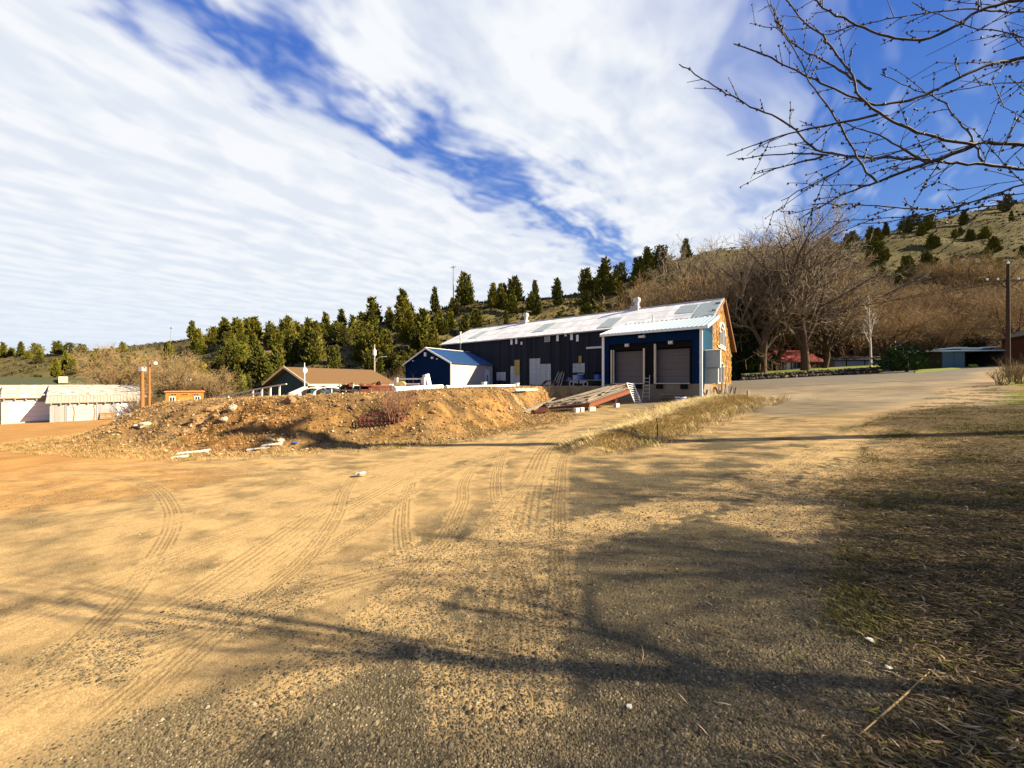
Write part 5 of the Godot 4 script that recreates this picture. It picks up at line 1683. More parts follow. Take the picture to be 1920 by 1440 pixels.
	meta(brushy, "dark evergreen thicket above the carport", "bush")
	brushy.position = foot(1825, 60.0)
	# bare brush
	var kinds := []
	for i in 3: kinds.append(bare_shrub(601 + i, 3.6, 1.9, 16, M.twig_tan if i != 1 else M.twig, "bare_shrub", ""))
	for z in [[575, 850, 58.0, 72.0, 34, 1.25, "tan bare shrub in the thicket behind the brown roof and shed", "bare thicket behind the brown roof"], [400, 575, 52.0, 66.0, 14, 0.8, "tan bare shrub below the junipers left of the brown roof", "bare shrubs left of the brown roof"], [230, 420, 54.0, 66.0, 20, 0.9, "tan bare shrub at the feet of the left bare trees", "bare shrubs by the left bare trees"], [1180, 1330, 64.0, 76.0, 10, 1.1, "bare shrub on the slope right behind the warehouse ridge", "bare shrubs behind the warehouse ridge"], [1560, 1930, 62.0, 84.0, 34, 1.2, "brown bare shrub at the foot of the right hill", "bare shrubs under the right hill"]]:
		for i in z[4]:
			var u := rng.randf_range(z[0], z[1])
			var d := rng.randf_range(z[2], z[3])
			var size: float = float(z[5]) * rng.randf_range(0.7, 1.2)
			var row := (d - float(z[2])) / (float(z[3]) - float(z[2]))
			plant(kinds[rng.randi() % 3], foot(u, d), rng.randf() * TAU, size, placed_label("tan bare shrub" if u < 1180 else "brown bare shrub", u, 0.1, size / float(z[5]), 0.85, 1.05).replace("at slope foot", "in thicket's front" if row < 0.35 else ("in thicket's middle" if row < 0.7 else "in thicket's back")), z[7])
	for q in [[1897, 27.0, 0.5, "bare brown shrub at the foot of the tall right pole"], [1880, 25.0, 0.36, "smaller bare shrub left of the one by the right pole"], [1915, 25.5, 0.5, "bare shrub at the right edge by the tall pole"]]:
		plant(kinds[0], foot(q[0], q[1]), rng.randf() * TAU, q[2], q[3], "bare shrubs by the right pole")
	var red := bare_shrub(611, 1.5, 0.9, 26, M.red_twig, "red_stemmed_bush", "reddish bare bush growing on the bank above the iron grate")
	red.position = strike(742, 790)
	var reed := bare_shrub(612, 1.9, 0.5, 7, M.straw_twig, "dry_sapling", "tan dry sapling leaning before the pale metal patches")
	reed.position = foot(1017, 24.2)
	# sagebrush over the hill
	var sage := PackedFloat32Array()
	for i in 24000:
		var u := rng.randf_range(-60.0, 2000.0)
		var p := hill_point(u, rng.randf_range(0.0, 1.02))
		var s := rng.randf_range(0.5, 1.0) * (1.0 if rng.randf() < 0.85 else 2.0)
		var k := rng.randf_range(0.6, 1.3)
		put(sage, Basis(Vector3.UP, rng.randf() * TAU).scaled(Vector3(s, s * 0.7, s)), p, Color(0.10 * k, 0.082 * k, 0.032 * k) if rng.randf() < 0.35 else Color(0.045 * k, 0.042 * k, 0.018 * k))
	many("sagebrush", tuft_mesh(7, 14, 0.5, 0.8, 0.12), M.tinted, sage)

func tuft_mesh(s: int, blades: int, spread: float, tall: float, w: float) -> ArrayMesh:
	var rng := dice(s)
	var mb := MB.new()
	for i in blades:
		var a := rng.randf() * TAU
		var r := sqrt(rng.randf()) * spread * 0.5
		var p := Vector3(cos(a) * r, -0.02, sin(a) * r)
		var lean := Vector3(cos(a), 0, sin(a)) * rng.randf_range(0.1, 0.8) * spread
		var h := tall * rng.randf_range(0.5, 1.0)
		var side := Vector3(-sin(a + 0.6), 0, cos(a + 0.6)) * w * 0.5
		var mid := p + lean * 0.35 + Vector3(0, h * 0.6, 0)
		mb.quad(p - side, p + side, mid + side * 0.8, mid - side * 0.8)
		mb.tri(mid - side * 0.8, mid + side * 0.8, p + lean + Vector3(0, h, 0))
	return mb.mesh()

func litter_mesh(s: int) -> ArrayMesh:   # one curled dead blade or leaf, a unit long
	var rng := dice(s)
	var mb := MB.new()
	var bend := rng.randf_range(-0.15, 0.15)
	var q := [Vector3(-0.5, 0.0, 0), Vector3(-0.15, 0.14, bend), Vector3(0.2, 0.16, bend * 0.8), Vector3(0.5, 0.03, -bend)]
	for i in 3:
		var w0: float = [0.02, 0.1, 0.09][i]
		var w1: float = [0.1, 0.09, 0.01][i]
		mb.quad(q[i] + Vector3(0, 0, w0), q[i + 1] + Vector3(0, 0.02, w1), q[i + 1] - Vector3(0, 0, w1), q[i] - Vector3(0, 0.02, w0))
	return mb.mesh()

func grasses() -> void:
	var rng := dice(131)
	var n1 := noise(31, 0.16, 3)
	# litter and short grass on the right verge
	var bufs := [PackedFloat32Array(), PackedFloat32Array(), PackedFloat32Array()]
	for i in 200000:
		var d := 1.0 + pow(rng.randf(), 1.7) * 14.0
		var x := d * rng.randf_range(0.3, 1.55) + 0.3
		var g := verge(x, d) + n1.get_noise_2d(x * 0.8 + d * 0.5, d * 1.3 - x * 0.4) * 1.3
		if rng.randf() > smoothstep(-0.7, 0.5, g) + 0.02: continue
		var z := rng.randf_range(0.03, 0.085)
		var k := rng.randf_range(0.5, 1.4)
		var c := Color(0.15 * k, 0.105 * k, 0.055 * k)
		if rng.randf() < 0.08: c = Color(0.32 * k, 0.24 * k, 0.15 * k)
		elif rng.randf() < 0.35: c = Color(0.06, 0.042, 0.02)
		elif rng.randf() < 0.22: c = Color(0.13 * k, 0.12 * k, 0.025 * k)
		put(bufs[i % 2], Basis.from_euler(Vector3(rng.randf_range(-0.4, 0.4), rng.randf() * TAU if rng.randf() < 0.45 else -0.6 + rng.randfn() * 0.4, rng.randf_range(-0.35, 0.35))) * Basis.from_scale(Vector3(z, z * 0.8, z * rng.randf_range(0.22, 0.7))), gp(x, d, rng.randf() * 0.02), c)
	for i in 2: many("leaf_litter", litter_mesh(701 + i), M.tinted, bufs[i])
	var green := PackedFloat32Array()
	var np := noise(36, 0.55, 2)
	for i in 60000:
		var d := 1.2 + pow(rng.randf(), 1.3) * 24.0
		var x := d * rng.randf_range(0.5, 1.5) + 0.5
		if verge(x, d) < -0.1: continue
		var f := np.get_noise_2d(x, d)
		if f < 0.1 + rng.randf() * 0.45 - smoothstep(7.0, 13.0, x) * 0.25: continue
		var z := rng.randf_range(0.5, 1.1)
		var k := rng.randf_range(0.7, 1.3)
		put(green, Basis(Vector3.UP, rng.randf() * TAU).scaled(Vector3(z, z, z)), gp(x, d), Color(0.115 * k, 0.105 * k, 0.018 * k) if rng.randf() < 0.75 else Color(0.22 * k, 0.17 * k, 0.07 * k))
	many("green_grass", tuft_mesh(702, 8, 0.12, 0.07, 0.008), M.tinted, green)
	# dry grass along the low berm
	var dry := PackedFloat32Array()
	var pts := [Vector2(1.9, 9.3), Vector2(4.2, 11.6), Vector2(8, 17), Vector2(11.5, 21.5), Vector2(14.3, 24.5)]
	for i in 12000:
		var t := rng.randf() * 4.0
		var j := mini(int(t), 3)
		var c: Vector2 = pts[j].lerp(pts[j + 1], t - j)
		var w := lerpf(0.6, 1.9, t / 4.0)
		var p := c + Vector2(rng.randfn(), rng.randfn()) * w * 0.6
		if np.get_noise_2d(p.x * 1.6, p.y * 1.6) + rng.randf() * 0.35 < 0.0: continue
		var z := rng.randf_range(0.5, 1.15) * lerpf(0.5, 1.25, t / 4.0)
		var k := rng.randf_range(0.7, 1.25)
		put(dry, Basis(Vector3.UP, rng.randf() * TAU).scaled(Vector3(z, z * 0.9, z)), gp(p.x, p.y), Color(0.46 * k, 0.345 * k, 0.165 * k) if rng.randf() < 0.85 else Color(0.25 * k, 0.24 * k, 0.06 * k))
	many("dry_grass", tuft_mesh(703, 12, 0.45, 0.42, 0.016), M.tinted, dry)
	# thin weeds on the bank foot and crest
	var weeds := PackedFloat32Array()
	for i in 30000:
		var x := rng.randf_range(-24.0, 8.0)
		var d := rng.randf_range(9.0, 30.0)
		var s := from_crest(x, d)
		if s > 4.6 or s < -0.6: continue
		if s < 2.2 and rng.randf() < 0.75: continue
		var k := rng.randf_range(0.6, 1.2)
		var z := rng.randf_range(0.3, 0.8)
		put(weeds, Basis(Vector3.UP, rng.randf() * TAU).scaled(Vector3(z, z * 0.8, z)), gp(x, d), Color(0.36 * k, 0.23 * k, 0.10 * k) if rng.randf() < 0.8 else Color(0.14 * k, 0.14 * k, 0.03 * k))
	many("bank_weeds", tuft_mesh(704, 7, 0.4, 0.26, 0.014), M.tinted, weeds)
	# single fallen stalks
	for q in [[1.52, 1.62, 2.18, 1.93, 0.004, "long pale straw stalk lying at the lower right"], [0.70, 2.05, 0.79, 2.25, 0.0022, "short curved dry twig on the gravel right of centre"], [0.10, 1.85, 0.05, 2.02, 0.0022, "short dry twig on the gravel at bottom centre"], [1.38, 2.3, 1.26, 2.42, 0.0022, "short dry twig near the grass edge"]]:
		var a := gp(q[0], q[1], 0.014)
		var b := gp(q[2], q[3], 0.016)
		var mb := MB.new()
		var mid := a.lerp(b, 0.5) + Vector3(0.02, 0.012, 0)
		mb.tube(PackedVector3Array([a, a.lerp(mid, 0.5) + Vector3(0.006, 0.004, 0), mid, mid.lerp(b, 0.5), b]), PackedFloat32Array([q[4] * 0.6, q[4], q[4], q[4] * 0.9, q[4] * 0.6]), 6, true)
		single("fallen_stalk", mb, M.straw_twig, q[5], "stalk", Vector3.ZERO, 0.0, "fallen stalks")
	for q in [[2.12, 2.19, 0.045, "white crumpled leaf at the grass edge"], [2.02, 1.98, 0.035, "small white pebble at the grass edge below the leaf"], [0.58, 1.83, 0.03, "pale flat stone on the gravel right of bottom centre"]]:
		single("pale_scrap", rock_mesh(int(q[2] * 1000.0), 0.35), M.pale_block, q[3], "stone", gp(q[0], q[1], 0.015)).scale = Vector3.ONE * float(q[2])

func overhanging_tree() -> void:
	var rng := dice(141)
	var t := thing("overhanging_tree", "budding bare tree outside the right edge with limbs hanging into the sky", "tree")
	var base := gp(5.0, 1.15)
	var mb := MB.new()
	mb.tube(PackedVector3Array([base - Vector3(0, 0.4, 0), base + Vector3(0.1, 0.8, 0), base + Vector3(0, 1.6, -0.1), base + Vector3(0.15, 2.4, 0), base + Vector3(0.3, 3.3, 0.2)]), PackedFloat32Array([0.075, 0.06, 0.05, 0.03, 0.015]), 10)
	obj("trunk", mb, M.bark, t)
	var fine := MB.new()
	var limbs := [
		[0.0189, 0.0034, "2.482,3.477,-1.806 2.323,3.452,-1.831 2.222,3.393,-1.852 2.108,3.356,-1.877 1.945,3.377,-1.898 1.802,3.465,-1.924 1.697,3.553,-1.949 1.638,3.624,-1.970 1.609,3.734,-1.995"],
		[0.0176, 0.0029, "2.675,3.305,-1.932 2.486,3.272,-1.949 2.314,3.200,-1.970 2.213,3.154,-1.987 2.054,3.125,-2.008 1.919,3.150,-2.024 1.751,3.242,-2.045 1.634,3.330,-2.066 1.499,3.414,-2.083 1.386,3.494,-2.100 1.273,3.557,-2.121"],
		[0.0189, 0.0029, "2.327,2.688,-1.680 2.113,2.700,-1.697 1.974,2.747,-1.718 1.819,2.818,-1.735 1.735,2.894,-1.756 1.672,2.978,-1.772 1.646,3.104,-1.793 1.596,3.217,-1.814 1.533,3.326,-1.831 1.462,3.419,-1.852 1.386,3.540,-1.869"],
		[0.0168, 0.0025, "2.562,2.675,-1.848 2.377,2.709,-1.865 2.188,2.730,-1.882 1.940,2.763,-1.894 1.764,2.776,-1.911 1.651,2.801,-1.928 1.575,2.839,-1.940 1.499,2.944,-1.957 1.411,3.028,-1.974 1.294,3.091,-1.991 1.193,3.162,-2.008 1.050,3.263,-2.020 0.920,3.364,-2.037"],
		[0.0109, 0.0021, "2.197,2.738,-1.764 2.071,2.692,-1.802 1.974,2.667,-1.840 1.852,2.625,-1.877 1.718,2.587,-1.915 1.554,2.495,-1.953"],
		[0.0101, 0.0025, "2.209,2.461,-1.596 2.117,2.432,-1.630 1.999,2.398,-1.659 1.898,2.398,-1.688 1.760,2.423,-1.722 1.617,2.453,-1.751 1.449,2.469,-1.785"],
		[0.0084, 0.0025, "2.793,3.629,-2.016 2.663,3.671,-2.050 2.545,3.708,-2.079 2.373,3.717,-2.108 2.192,3.717,-2.142 2.003,3.700,-2.171 1.877,3.679,-2.205"],
		[0.0059, 0.0019, "1.701,2.852,-1.722 1.588,2.852,-1.768 1.390,2.835,-1.814 1.247,2.814,-1.865 1.109,2.780,-1.911"],
		[0.0050, 0.0019, "1.583,2.747,-1.848 1.420,2.810,-1.940 1.252,2.839,-2.037"],
		[0.0055, 0.0019, "1.554,2.738,-1.848 1.499,2.759,-1.940 1.344,2.759,-2.037"],
		[0.0050, 0.0019, "1.705,2.713,-1.848 1.646,2.675,-1.911 1.520,2.629,-1.974 1.487,2.612,-2.037"],
		[0.0059, 0.0019, "2.075,2.709,-1.848 2.024,2.789,-1.894 1.949,2.894,-1.940 1.844,2.986,-1.991 1.777,3.062,-2.037"],
		[0.0059, 0.0019, "1.877,3.141,-1.932 1.806,3.230,-1.970 1.751,3.330,-2.008 1.575,3.469,-2.045 1.499,3.616,-2.083 1.487,3.805,-2.121"],
		[0.0050, 0.0019, "1.743,2.562,-1.764 1.697,2.650,-1.789 1.630,2.847,-1.819 1.562,2.999,-1.844 1.508,3.141,-1.873 1.453,3.305,-1.898 1.407,3.456,-1.928 1.386,3.570,-1.953"],
		[0.0067, 0.0019, "2.734,3.213,-1.974 2.596,3.246,-2.037 2.465,3.255,-2.100 2.268,3.238,-2.163"],
		[0.0050, 0.0019, "2.398,2.734,-1.890 2.398,2.885,-1.928 2.365,3.007,-1.966 2.323,3.133,-2.003 2.192,3.238,-2.041 2.075,3.343,-2.079"],
		[0.0076, 0.0019, "2.444,3.255,-1.764 2.398,3.326,-1.810 2.323,3.389,-1.856 2.239,3.490,-1.907 2.117,3.620,-1.953"],
		[0.0084, 0.0019, "2.268,2.444,-1.638 2.146,2.444,-1.684 2.033,2.423,-1.730 1.865,2.390,-1.781 1.730,2.394,-1.827"],
		[0.0076, 0.0019, "2.209,2.381,-1.596 2.054,2.381,-1.642 1.898,2.369,-1.688 1.735,2.381,-1.739 1.554,2.385,-1.785"],
	]
	for li in limbs.size():
		var l: Array = limbs[li]
		var p := PackedVector3Array()
		for w in (l[2] as String).split(" "):
			var f := w.split(",")
			p.append(Vector3(float(f[0]), float(f[1]), float(f[2])))
		if p[0].x > 2.1 and li not in [4, 15]:
			var root := base + Vector3(0, clampf(p[0].y - 0.8, 1.0, 2.5), 0)
			p.insert(0, p[0].lerp(root, 0.45) + Vector3(0, -0.1, 0))
			p.insert(0, root)
		var cv := Curve3D.new()
		for i in p.size():
			var tan := (p[mini(i + 1, p.size() - 1)] - p[maxi(i - 1, 0)]) / 6.0
			cv.add_point(p[i], -tan, tan)
		var total := cv.get_baked_length()
		var n := int(total / 0.038)
		var pts := PackedVector3Array()
		var rad := PackedFloat32Array()
		for i in n + 1:
			pts.append(cv.sample_baked(total * i / n, true) + Vector3(rng.randfn(), rng.randfn(), rng.randfn()) * 0.0026)
			rad.append(lerpf(l[0], l[1], pow(float(i) / n, 0.8)) * rng.randf_range(0.92, 1.1))
		mb = MB.new()
		mb.tube(pts, rad, 7)
		obj("branch", mb, M.wet_bark, t)
		for i in range(2, n):
			var dir := (pts[i] - pts[i - 1]).normalized()
			if rng.randf() < 0.5: bud(fine, pts[i] + dir.cross(Vector3(rng.randfn(), rng.randfn(), rng.randfn())).normalized() * rad[i], rng.randf_range(0.004, 0.0088), rng)
			if rng.randf() < 0.40 and pts[i].x < 3.0:
				var side := dir.cross(Vector3(rng.randfn(), rng.randfn(), rng.randfn())).normalized()
				var a := rng.randf_range(0.4, 1.1)
				twig(fine, pts[i], (dir * cos(a) + side * sin(a)).normalized(), rng.randf_range(0.07, 0.36) * (1.0 if i < n * 0.8 else 0.4), maxf(0.0023, rad[i] * 0.3), rng, 1)
	obj("twigs", fine, M.wet_bark, t, "stuff")
	# the rest of its crown, above and beyond the frame
	var wood := MB.new()
	var f2 := MB.new()
	var o := {"kids": [6, 5, 4], "start": [0.25, 0.2, 0.2], "open": [0.6, 0.6, 0.7], "ratio": [0.6, 0.55, 0.5], "crook": 0.12, "lift": 0.05, "thin": 0.6, "r": 0.08, "trunk": 3.0}
	for q in [[3.2, Vector3(0.5, 0.8, 0.9)], [4.0, Vector3(1, 0.7, 0.2)], [4.4, Vector3(0.7, 0.8, -0.6)], [5.2, Vector3(0.3, 1.0, 0.2)], [2.6, Vector3(0.3, 0.6, 1.0)]]:
		grow(rng, wood, f2, base + Vector3(0.2, float(q[0]) * 0.45, 0), (q[1] as Vector3).normalized(), 1.4, 0.035, 1, {"kids": [1, 6, 5, 4], "start": [0.2, 0.25, 0.2, 0.2], "open": [0.6, 0.6, 0.6, 0.7], "ratio": [0.6, 0.6, 0.55, 0.5], "crook": 0.12, "lift": 0.05, "thin": 0.6, "r": 0.08, "trunk": 3.0})
	wood.v.append_array(f2.v); wood.n.append_array(f2.n); wood.c.append_array(f2.c)
	obj("crown", wood, M.bark, t, "stuff")

func bud(mb: MB, p: Vector3, r: float, rng: RandomNumberGenerator) -> void:
	var b := Basis.from_euler(Vector3(rng.randf() * TAU, rng.randf() * TAU, 0)).scaled(Vector3(r, r * 1.3, r))
	var k := [b.x, b.z, -b.x, -b.z]
	for i in 4:
		mb.tri(p + k[(i + 1) % 4], p + k[i], p + b.y)
		mb.tri(p + k[i], p + k[(i + 1) % 4], p - b.y)

func twig(mb: MB, p: Vector3, dir: Vector3, length: float, r: float, rng: RandomNumberGenerator, depth: int) -> void:
	var n := maxi(3, int(length / 0.038))
	var pts := PackedVector3Array([p])
	var rad := PackedFloat32Array([r])
	var d := dir
	for i in n:
		d = (d + Vector3(rng.randfn(), rng.randfn() + 0.15, rng.randfn()) * 0.06).normalized()
		pts.append(pts[-1] + d * length / n)
		rad.append(lerpf(r, 0.0014, (i + 1.0) / n))
		if rng.randf() < 0.75: bud(mb, pts[-1] + Vector3(rng.randfn(), rng.randfn(), rng.randfn()) * 0.0027, rng.randf_range(0.0034, 0.0072), rng)
		if depth > 0 and rng.randf() < 0.16:
			var side := d.cross(Vector3(rng.randfn(), rng.randfn(), rng.randfn())).normalized()
			twig(mb, pts[-1], (d + side * 0.9).normalized(), length * rng.randf_range(0.3, 0.6), maxf(0.0015, r * 0.7), rng, depth - 1)
	mb.tube(pts, rad, 4)

func shade_trees() -> void:
	var o := {"kids": [9, 7, 7, 6], "start": [0.25, 0.2, 0.15, 0.1], "open": [0.8, 0.7, 0.7, 0.8], "ratio": [0.8, 0.62, 0.58, 0.6], "crook": 0.12, "lift": 0.03, "thin": 0.5, "r": 0.15, "trunk": 3.0, "taper": 0.5, "min_r": 0.009}
	var a := bare_tree(801, o, M.bark, M.twig, "bare_tree", "", "tree")
	for q in [[12.4, 0.9, 1.3, "bare tree outside the right edge shading the near gravel"], [9.6, -1.2, 0.95, "bare tree behind the camera's right shading the bottom of the photo"], [15.0, 2.2, 1.05, "bare tree outside the right edge shading the grass"], [14.2, -1.0, 1.35, "bare tree far outside the lower right corner"], [7.6, -0.9, 0.8, "smaller bare tree just outside the lower right corner"], [18.5, 0.6, 1.25, "farthest bare tree outside the right edge"], [11.0, -2.4, 1.25, "bare tree behind the camera, right of the others"]]:
		plant(a, gp(q[0], q[1]), float(q[0]), q[2], q[3], "bare trees outside the frame")

func set_apart() -> void:   # look-alikes that still share a label say where they stand among themselves
	var sharing := {}
	for o in get_children():
		if not o.has_meta("label"): continue
		var l: String = o.get_meta("label")
		if not sharing.has(l): sharing[l] = []
		sharing[l].append(o)
	for l in sharing:
		var row: Array = sharing[l]
		if row.size() < 2: continue
		row.sort_custom(func(a, b): return a.position.x / absf(a.position.z) < b.position.x / absf(b.position.z))
		var words := ["left of two", "right of two"]
		if row.size() == 3: words = ["left of three", "middle of three", "right of three"]
		elif row.size() > 3: words = ["leftmost", "second from left", "third from left", "fourth from left", "fifth from left", "sixth from left", "seventh from left", "eighth from left"]
		for i in row.size():
			if row.size() > 3 and i == row.size() - 1: row[i].set_meta("label", l + ", rightmost")
			elif i < words.size(): row[i].set_meta("label", l + ", " + words[i])

func materials() -> void:
	var fine := tile(noise(1, 0.03, 4), 512, 0.84, 1.0, 1.6)
	var streak := tile(noise(2, 0.012, 4), 512, 0.78, 1.0, 1.6)
	var rough := tile(noise(3, 0.06, 4), 512, 0.62, 1.0, 1.8)
	M.dark_boards = mat(Color(0.021, 0.023, 0.034), 0.85, 0, rough, 0.5)
	M.dark_boards.metallic_specular = 0.35
	M.gable_stone = mat(Color(0.44, 0.28, 0.115), 0.95, 0, rough, 0.8, rough, 2.0)
	M.mortar = mat(Color(0.22, 0.15, 0.075), 0.95)
	M.tin = mat(Color(0.67, 0.67, 0.67), 0.55, 0.0, streak, 0.25)
	M.pale_tin = mat(Color(0.34, 0.43, 0.47), 0.5, 0.0, fine, 0.3)
	M.skylight = mat(Color(0.22, 0.27, 0.29), 0.5, 0.0, streak, 0.4)
	M.orange_wood = mat(Color(0.20, 0.08, 0.028), 0.8, 0, streak, 0.6)
	M.galvanized = mat(Color(0.45, 0.45, 0.44), 0.45, 0.4, fine, 0.5)
	M.pale_sheet = mat(Color(0.50, 0.50, 0.51), 0.7, 0, streak, 0.4)
	M.yellow_board = mat(Color(0.48, 0.36, 0.11), 0.85, 0, fine, 0.5)
	M.white_paint = mat(Color(0.76, 0.75, 0.72), 0.6, 0, fine, 0.5)
	M.white_wall = mat(Color(0.34, 0.35, 0.355), 0.8, 0, rough, 0.3)
	M.white_sheet = mat(Color(0.52, 0.49, 0.44), 0.6, 0, streak, 0.4)
	M.white_plastic = mat(Color(0.72, 0.71, 0.68), 0.4)
	M.grey_paint = mat(Color(0.25, 0.26, 0.26), 0.7)
	M.old_shingle = mat(Color(0.52, 0.49, 0.44), 0.95, 0, rough, 0.7)
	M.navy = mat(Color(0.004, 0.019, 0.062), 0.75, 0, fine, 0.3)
	M.navy.metallic_specular = 0.12
	M.flaky_deck = mat(Color(0.40, 0.32, 0.24), 0.9, 0, streak, 0.8)
	M.brown_slat = mat(Color(0.30, 0.17, 0.08), 0.9)
	M.pink_paint = mat(Color(0.62, 0.26, 0.22), 0.6)
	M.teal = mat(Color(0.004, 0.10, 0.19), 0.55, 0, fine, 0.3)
	M.blue_roof = mat(Color(0.022, 0.085, 0.22), 0.45, 0, fine, 0.3)
	M.concrete = mat(Color(0.22, 0.18, 0.13), 0.95, 0, rough, 0.5, rough, 1.0)
	M.black_rubber = mat(Color(0.006, 0.006, 0.007), 0.9)
	M.door_grey = mat(Color(0.105, 0.086, 0.080), 0.7, 0, fine, 0.4)
	M.cream = mat(Color(0.58, 0.50, 0.32), 0.75, 0, fine, 0.5)
	M.dark_glass = mat(Color(0.02, 0.022, 0.025), 0.12)
	M.grey_wood = mat(Color(0.30, 0.25, 0.19), 0.9, 0, streak, 0.9)
	M.dark_wood = mat(Color(0.05, 0.035, 0.025), 0.9, 0, streak, 0.7)
	M.orange_log = mat(Color(0.27, 0.125, 0.04), 0.85, 0, streak, 0.5)
	M.brown_wall = mat(Color(0.035, 0.028, 0.022), 0.9)
	M.green_roof = mat(Color(0.055, 0.065, 0.035), 0.95, 0, rough, 0.5)
	M.brown_shingle = mat(Color(0.17, 0.098, 0.045), 0.95, 0, rough, 1.2, rough, 1.5)
	M.slate_boards = mat(Color(0.02, 0.05, 0.055), 0.85, 0, streak, 0.4)
	M.orange_paint = mat(Color(0.36, 0.125, 0.008), 0.7, 0, fine, 0.5)
	M.orange_trim = mat(Color(0.42, 0.18, 0.025), 0.7, 0, fine, 0.5)
	M.red_roof = mat(Color(0.48, 0.07, 0.055), 0.6, 0, fine, 0.4)
	M.house_wall = mat(Color(0.10, 0.075, 0.05), 0.9, 0, fine, 0.4)
	M.pale_wall = mat(Color(0.34, 0.33, 0.32), 0.9, 0, fine, 0.4)
	M.grey_roof = mat(Color(0.08, 0.07, 0.06), 0.95, 0, rough, 0.5)
	M.teal_door = mat(Color(0.07, 0.13, 0.135), 0.7, 0, fine, 0.4)
	M.dark_brick = mat(Color(0.10, 0.035, 0.022), 0.95, 0, rough, 1.0)
	M.rust = mat(Color(0.22, 0.075, 0.040), 0.9, 0, rough, 1.0)
	M.rust_dark = mat(Color(0.10, 0.032, 0.02), 0.9, 0, rough, 1.0)
	M.dark_red = mat(Color(0.13, 0.018, 0.015), 0.8, 0, rough, 1.0)
	M.pale_block = mat(Color(0.60, 0.55, 0.46), 0.9, 0, fine, 0.8)
	M.blue_plastic = mat(Color(0.012, 0.07, 0.36), 0.5)
	M.cabinet = mat(Color(0.34, 0.36, 0.35), 0.6, 0, fine, 0.4)
	M.car_paint = mat(Color(0.03, 0.035, 0.045), 0.3)
	M.red_cloth = mat(Color(0.35, 0.05, 0.04), 0.9)
	M.white_cloth = mat(Color(0.6, 0.58, 0.55), 0.9)
	M.pale_rock = mat(Color(0.48, 0.40, 0.28), 0.95, 0, rough, 1.5, rough, 2.0)
	M.brown_rock = mat(Color(0.27, 0.16, 0.075), 0.95, 0, rough, 1.5, rough, 2.0)
	M.wall_rock = mat(Color(0.085, 0.07, 0.052), 0.95, 0, rough, 1.0, rough, 2.0)
	M.wall_rock_pale = mat(Color(0.17, 0.14, 0.10), 0.95, 0, rough, 1.0, rough, 2.0)
	M.lawn_green = mat(Color(0.17, 0.20, 0.022), 0.95, 0, rough, 0.4)
	M.leaf = mat(Color(1, 1, 1), 0.85)
	M.tinted = mat(Color(1, 1, 1), 0.9)
	M.bark = mat(Color(0.08, 0.052, 0.032), 0.95)
	M.wet_bark = mat(Color(0.015, 0.012, 0.010), 0.75)
	M.twig = mat(Color(0.20, 0.135, 0.075), 0.95)
	M.twig_tan = mat(Color(0.30, 0.205, 0.10), 0.95)
	M.twig_grey = mat(Color(0.21, 0.165, 0.115), 0.95)
	M.red_twig = mat(Color(0.42, 0.23, 0.14), 0.9)
	M.straw_twig = mat(Color(0.36, 0.25, 0.11), 0.9)
	M.birch = mat(Color(0.55, 0.50, 0.43), 0.9)
	# gravelly soil: grains as colour and relief, the wheel marks and dust as a second map
	var cells := FastNoiseLite.new()
	cells.noise_type = FastNoiseLite.TYPE_CELLULAR
	cells.seed = 9
	cells.frequency = 0.13
	cells.fractal_type = FastNoiseLite.FRACTAL_NONE
	cells.cellular_return_type = FastNoiseLite.RETURN_CELL_VALUE
	var grain := tile(cells, 1024, 0.66, 1.0, 1.0)
	cells.cellular_return_type = FastNoiseLite.RETURN_DISTANCE
	var relief := tile(cells, 1024, 1.0, 0.0, 1.3)
	for key in ["yard", "soil"]:
		var m := StandardMaterial3D.new()
		m.roughness = 1.0
		m.metallic_specular = 0.15
		m.vertex_color_use_as_albedo = true
		m.albedo_color = (C0 * 1.2).linear_to_srgb()
		m.albedo_texture = grain
		m.heightmap_enabled = true
		m.heightmap_texture = relief
		m.heightmap_scale = 0.35
		if key == "yard":
			m.detail_enabled = true
			m.detail_uv_layer = BaseMaterial3D.DETAIL_UV_2
			m.detail_blend_mode = BaseMaterial3D.BLEND_MODE_MUL
			m.detail_albedo = yard_image()
		M[key] = m

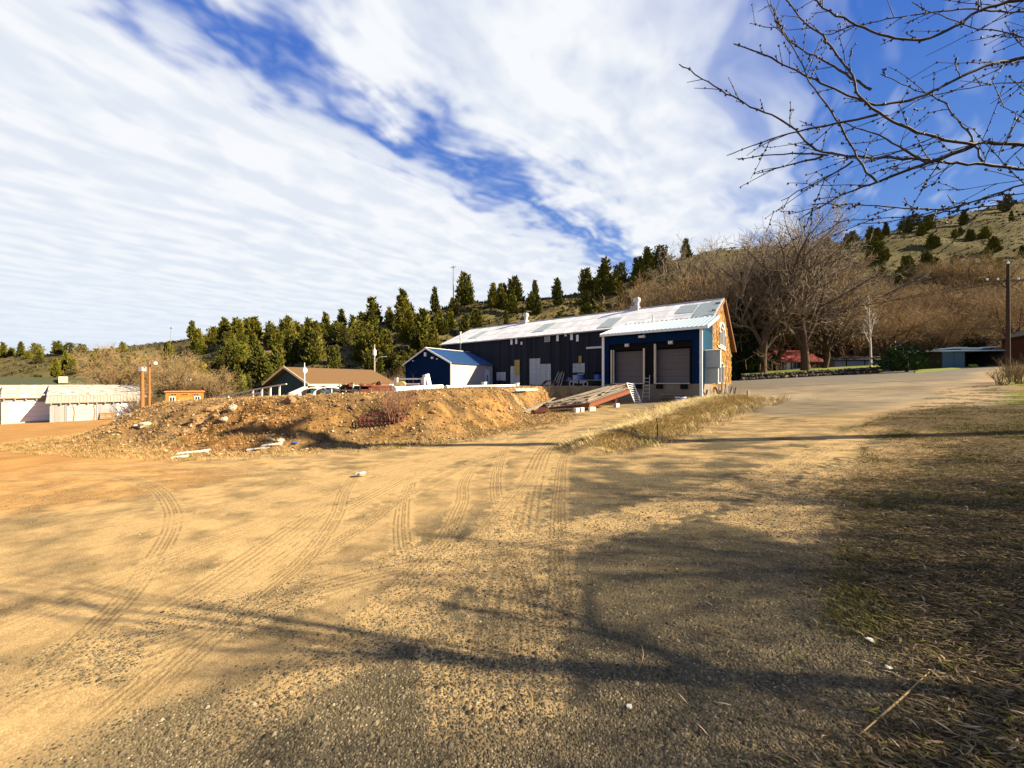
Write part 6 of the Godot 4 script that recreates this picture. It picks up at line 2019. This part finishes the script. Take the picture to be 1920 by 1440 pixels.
func _ready() -> void:
	# camera, sky, sun, exposure
	var cam := Camera3D.new()
	cam.name = "camera"
	cam.position = Vector3(0, EYE, 0)
	cam.fov = rad_to_deg(2.0 * atan(720.0 / LENS))
	cam.near = 0.05
	cam.far = 900.0
	add_child(cam)
	cam.current = true
	var sky := PanoramaSkyMaterial.new()
	sky.panorama = ImageTexture.create_from_image(sky_image(3072, 1536))
	sky.energy_multiplier = 0.297
	var env := Environment.new()
	env.background_mode = Environment.BG_SKY
	env.sky = Sky.new()
	env.sky.sky_material = sky
	env.tonemap_mode = Environment.TONE_MAPPER_LINEAR
	env.tonemap_exposure = 3.4
	env.sdfgi_enabled = true
	env.ssao_enabled = true
	env.ssil_enabled = true
	var we := WorldEnvironment.new()
	we.name = "environment"
	we.environment = env
	add_child(we)
	var sun := DirectionalLight3D.new()
	sun.name = "sun"
	sun.light_energy = 1.6
	sun.light_color = Color(1.0, 0.93, 0.80)
	sun.light_angular_distance = 0.5
	sun.shadow_enabled = true
	add_child(sun)
	var towards := Vector3(0.98 * cos(deg_to_rad(28.0)), sin(deg_to_rad(28.0)), 0.2 * cos(deg_to_rad(28.0)))
	sun.basis = Basis.looking_at(-towards, Vector3.UP)

	bump_noise.seed = 21; bump_noise.frequency = 0.35; bump_noise.fractal_octaves = 3
	lump_noise.seed = 22; lump_noise.frequency = 0.32; lump_noise.fractal_octaves = 3
	hill_noise.seed = 23; hill_noise.frequency = 0.022; hill_noise.fractal_octaves = 3
	band_noise.seed = 24; band_noise.frequency = 0.12; band_noise.fractal_octaves = 3
	materials()

	# the ground in sheets that share their edges
	var xl := steps([-420.0, -60.0, 5.0, -30.0, 1.0, X0, 0.25])
	var xm := steps([X0, X0 + SPAN, 0.12])
	var xr := steps([X0 + SPAN, 26.0, 0.3, 60.0, 1.0, 420.0, 5.0])
	var dn := steps([-40.0, -6.0, 4.0, D0, 0.4])
	var dm := steps([D0, 6.0, 0.12, D0 + SPAN, 0.14])
	var df := steps([D0 + SPAN, 34.0, 0.25, 52.0, 0.6])
	var dh := steps([52.0, 140.0, 1.6, 240.0, 3.0, 340.0, 12.0])
	var side := PackedFloat32Array(dn)
	for q in [dm, df]: side.append_array(q.slice(1))
	var wide := PackedFloat32Array(xl)
	for q in [xm, xr]: wide.append_array(q.slice(1))
	obj("dirt_yard", ground_mesh(xm, dm), M.yard, null, "structure")
	obj("ground", ground_mesh(xl, side), M.soil, null, "structure")
	obj("road", ground_mesh(xr, side), M.soil, null, "structure")
	obj("ground", ground_mesh(xm, dn), M.soil, null, "structure")
	obj("ground", ground_mesh(xm, df), M.soil, null, "structure")
	obj("hillside", ground_mesh(wide, dh), M.soil, null, "structure")

	warehouse()
	dock()
	sheds()
	white_garage()
	far_buildings()
	poles_and_wires()
	stones()
	woods()
	yard_things()
	grasses()
	overhanging_tree()
	shade_trees()
	set_apart()
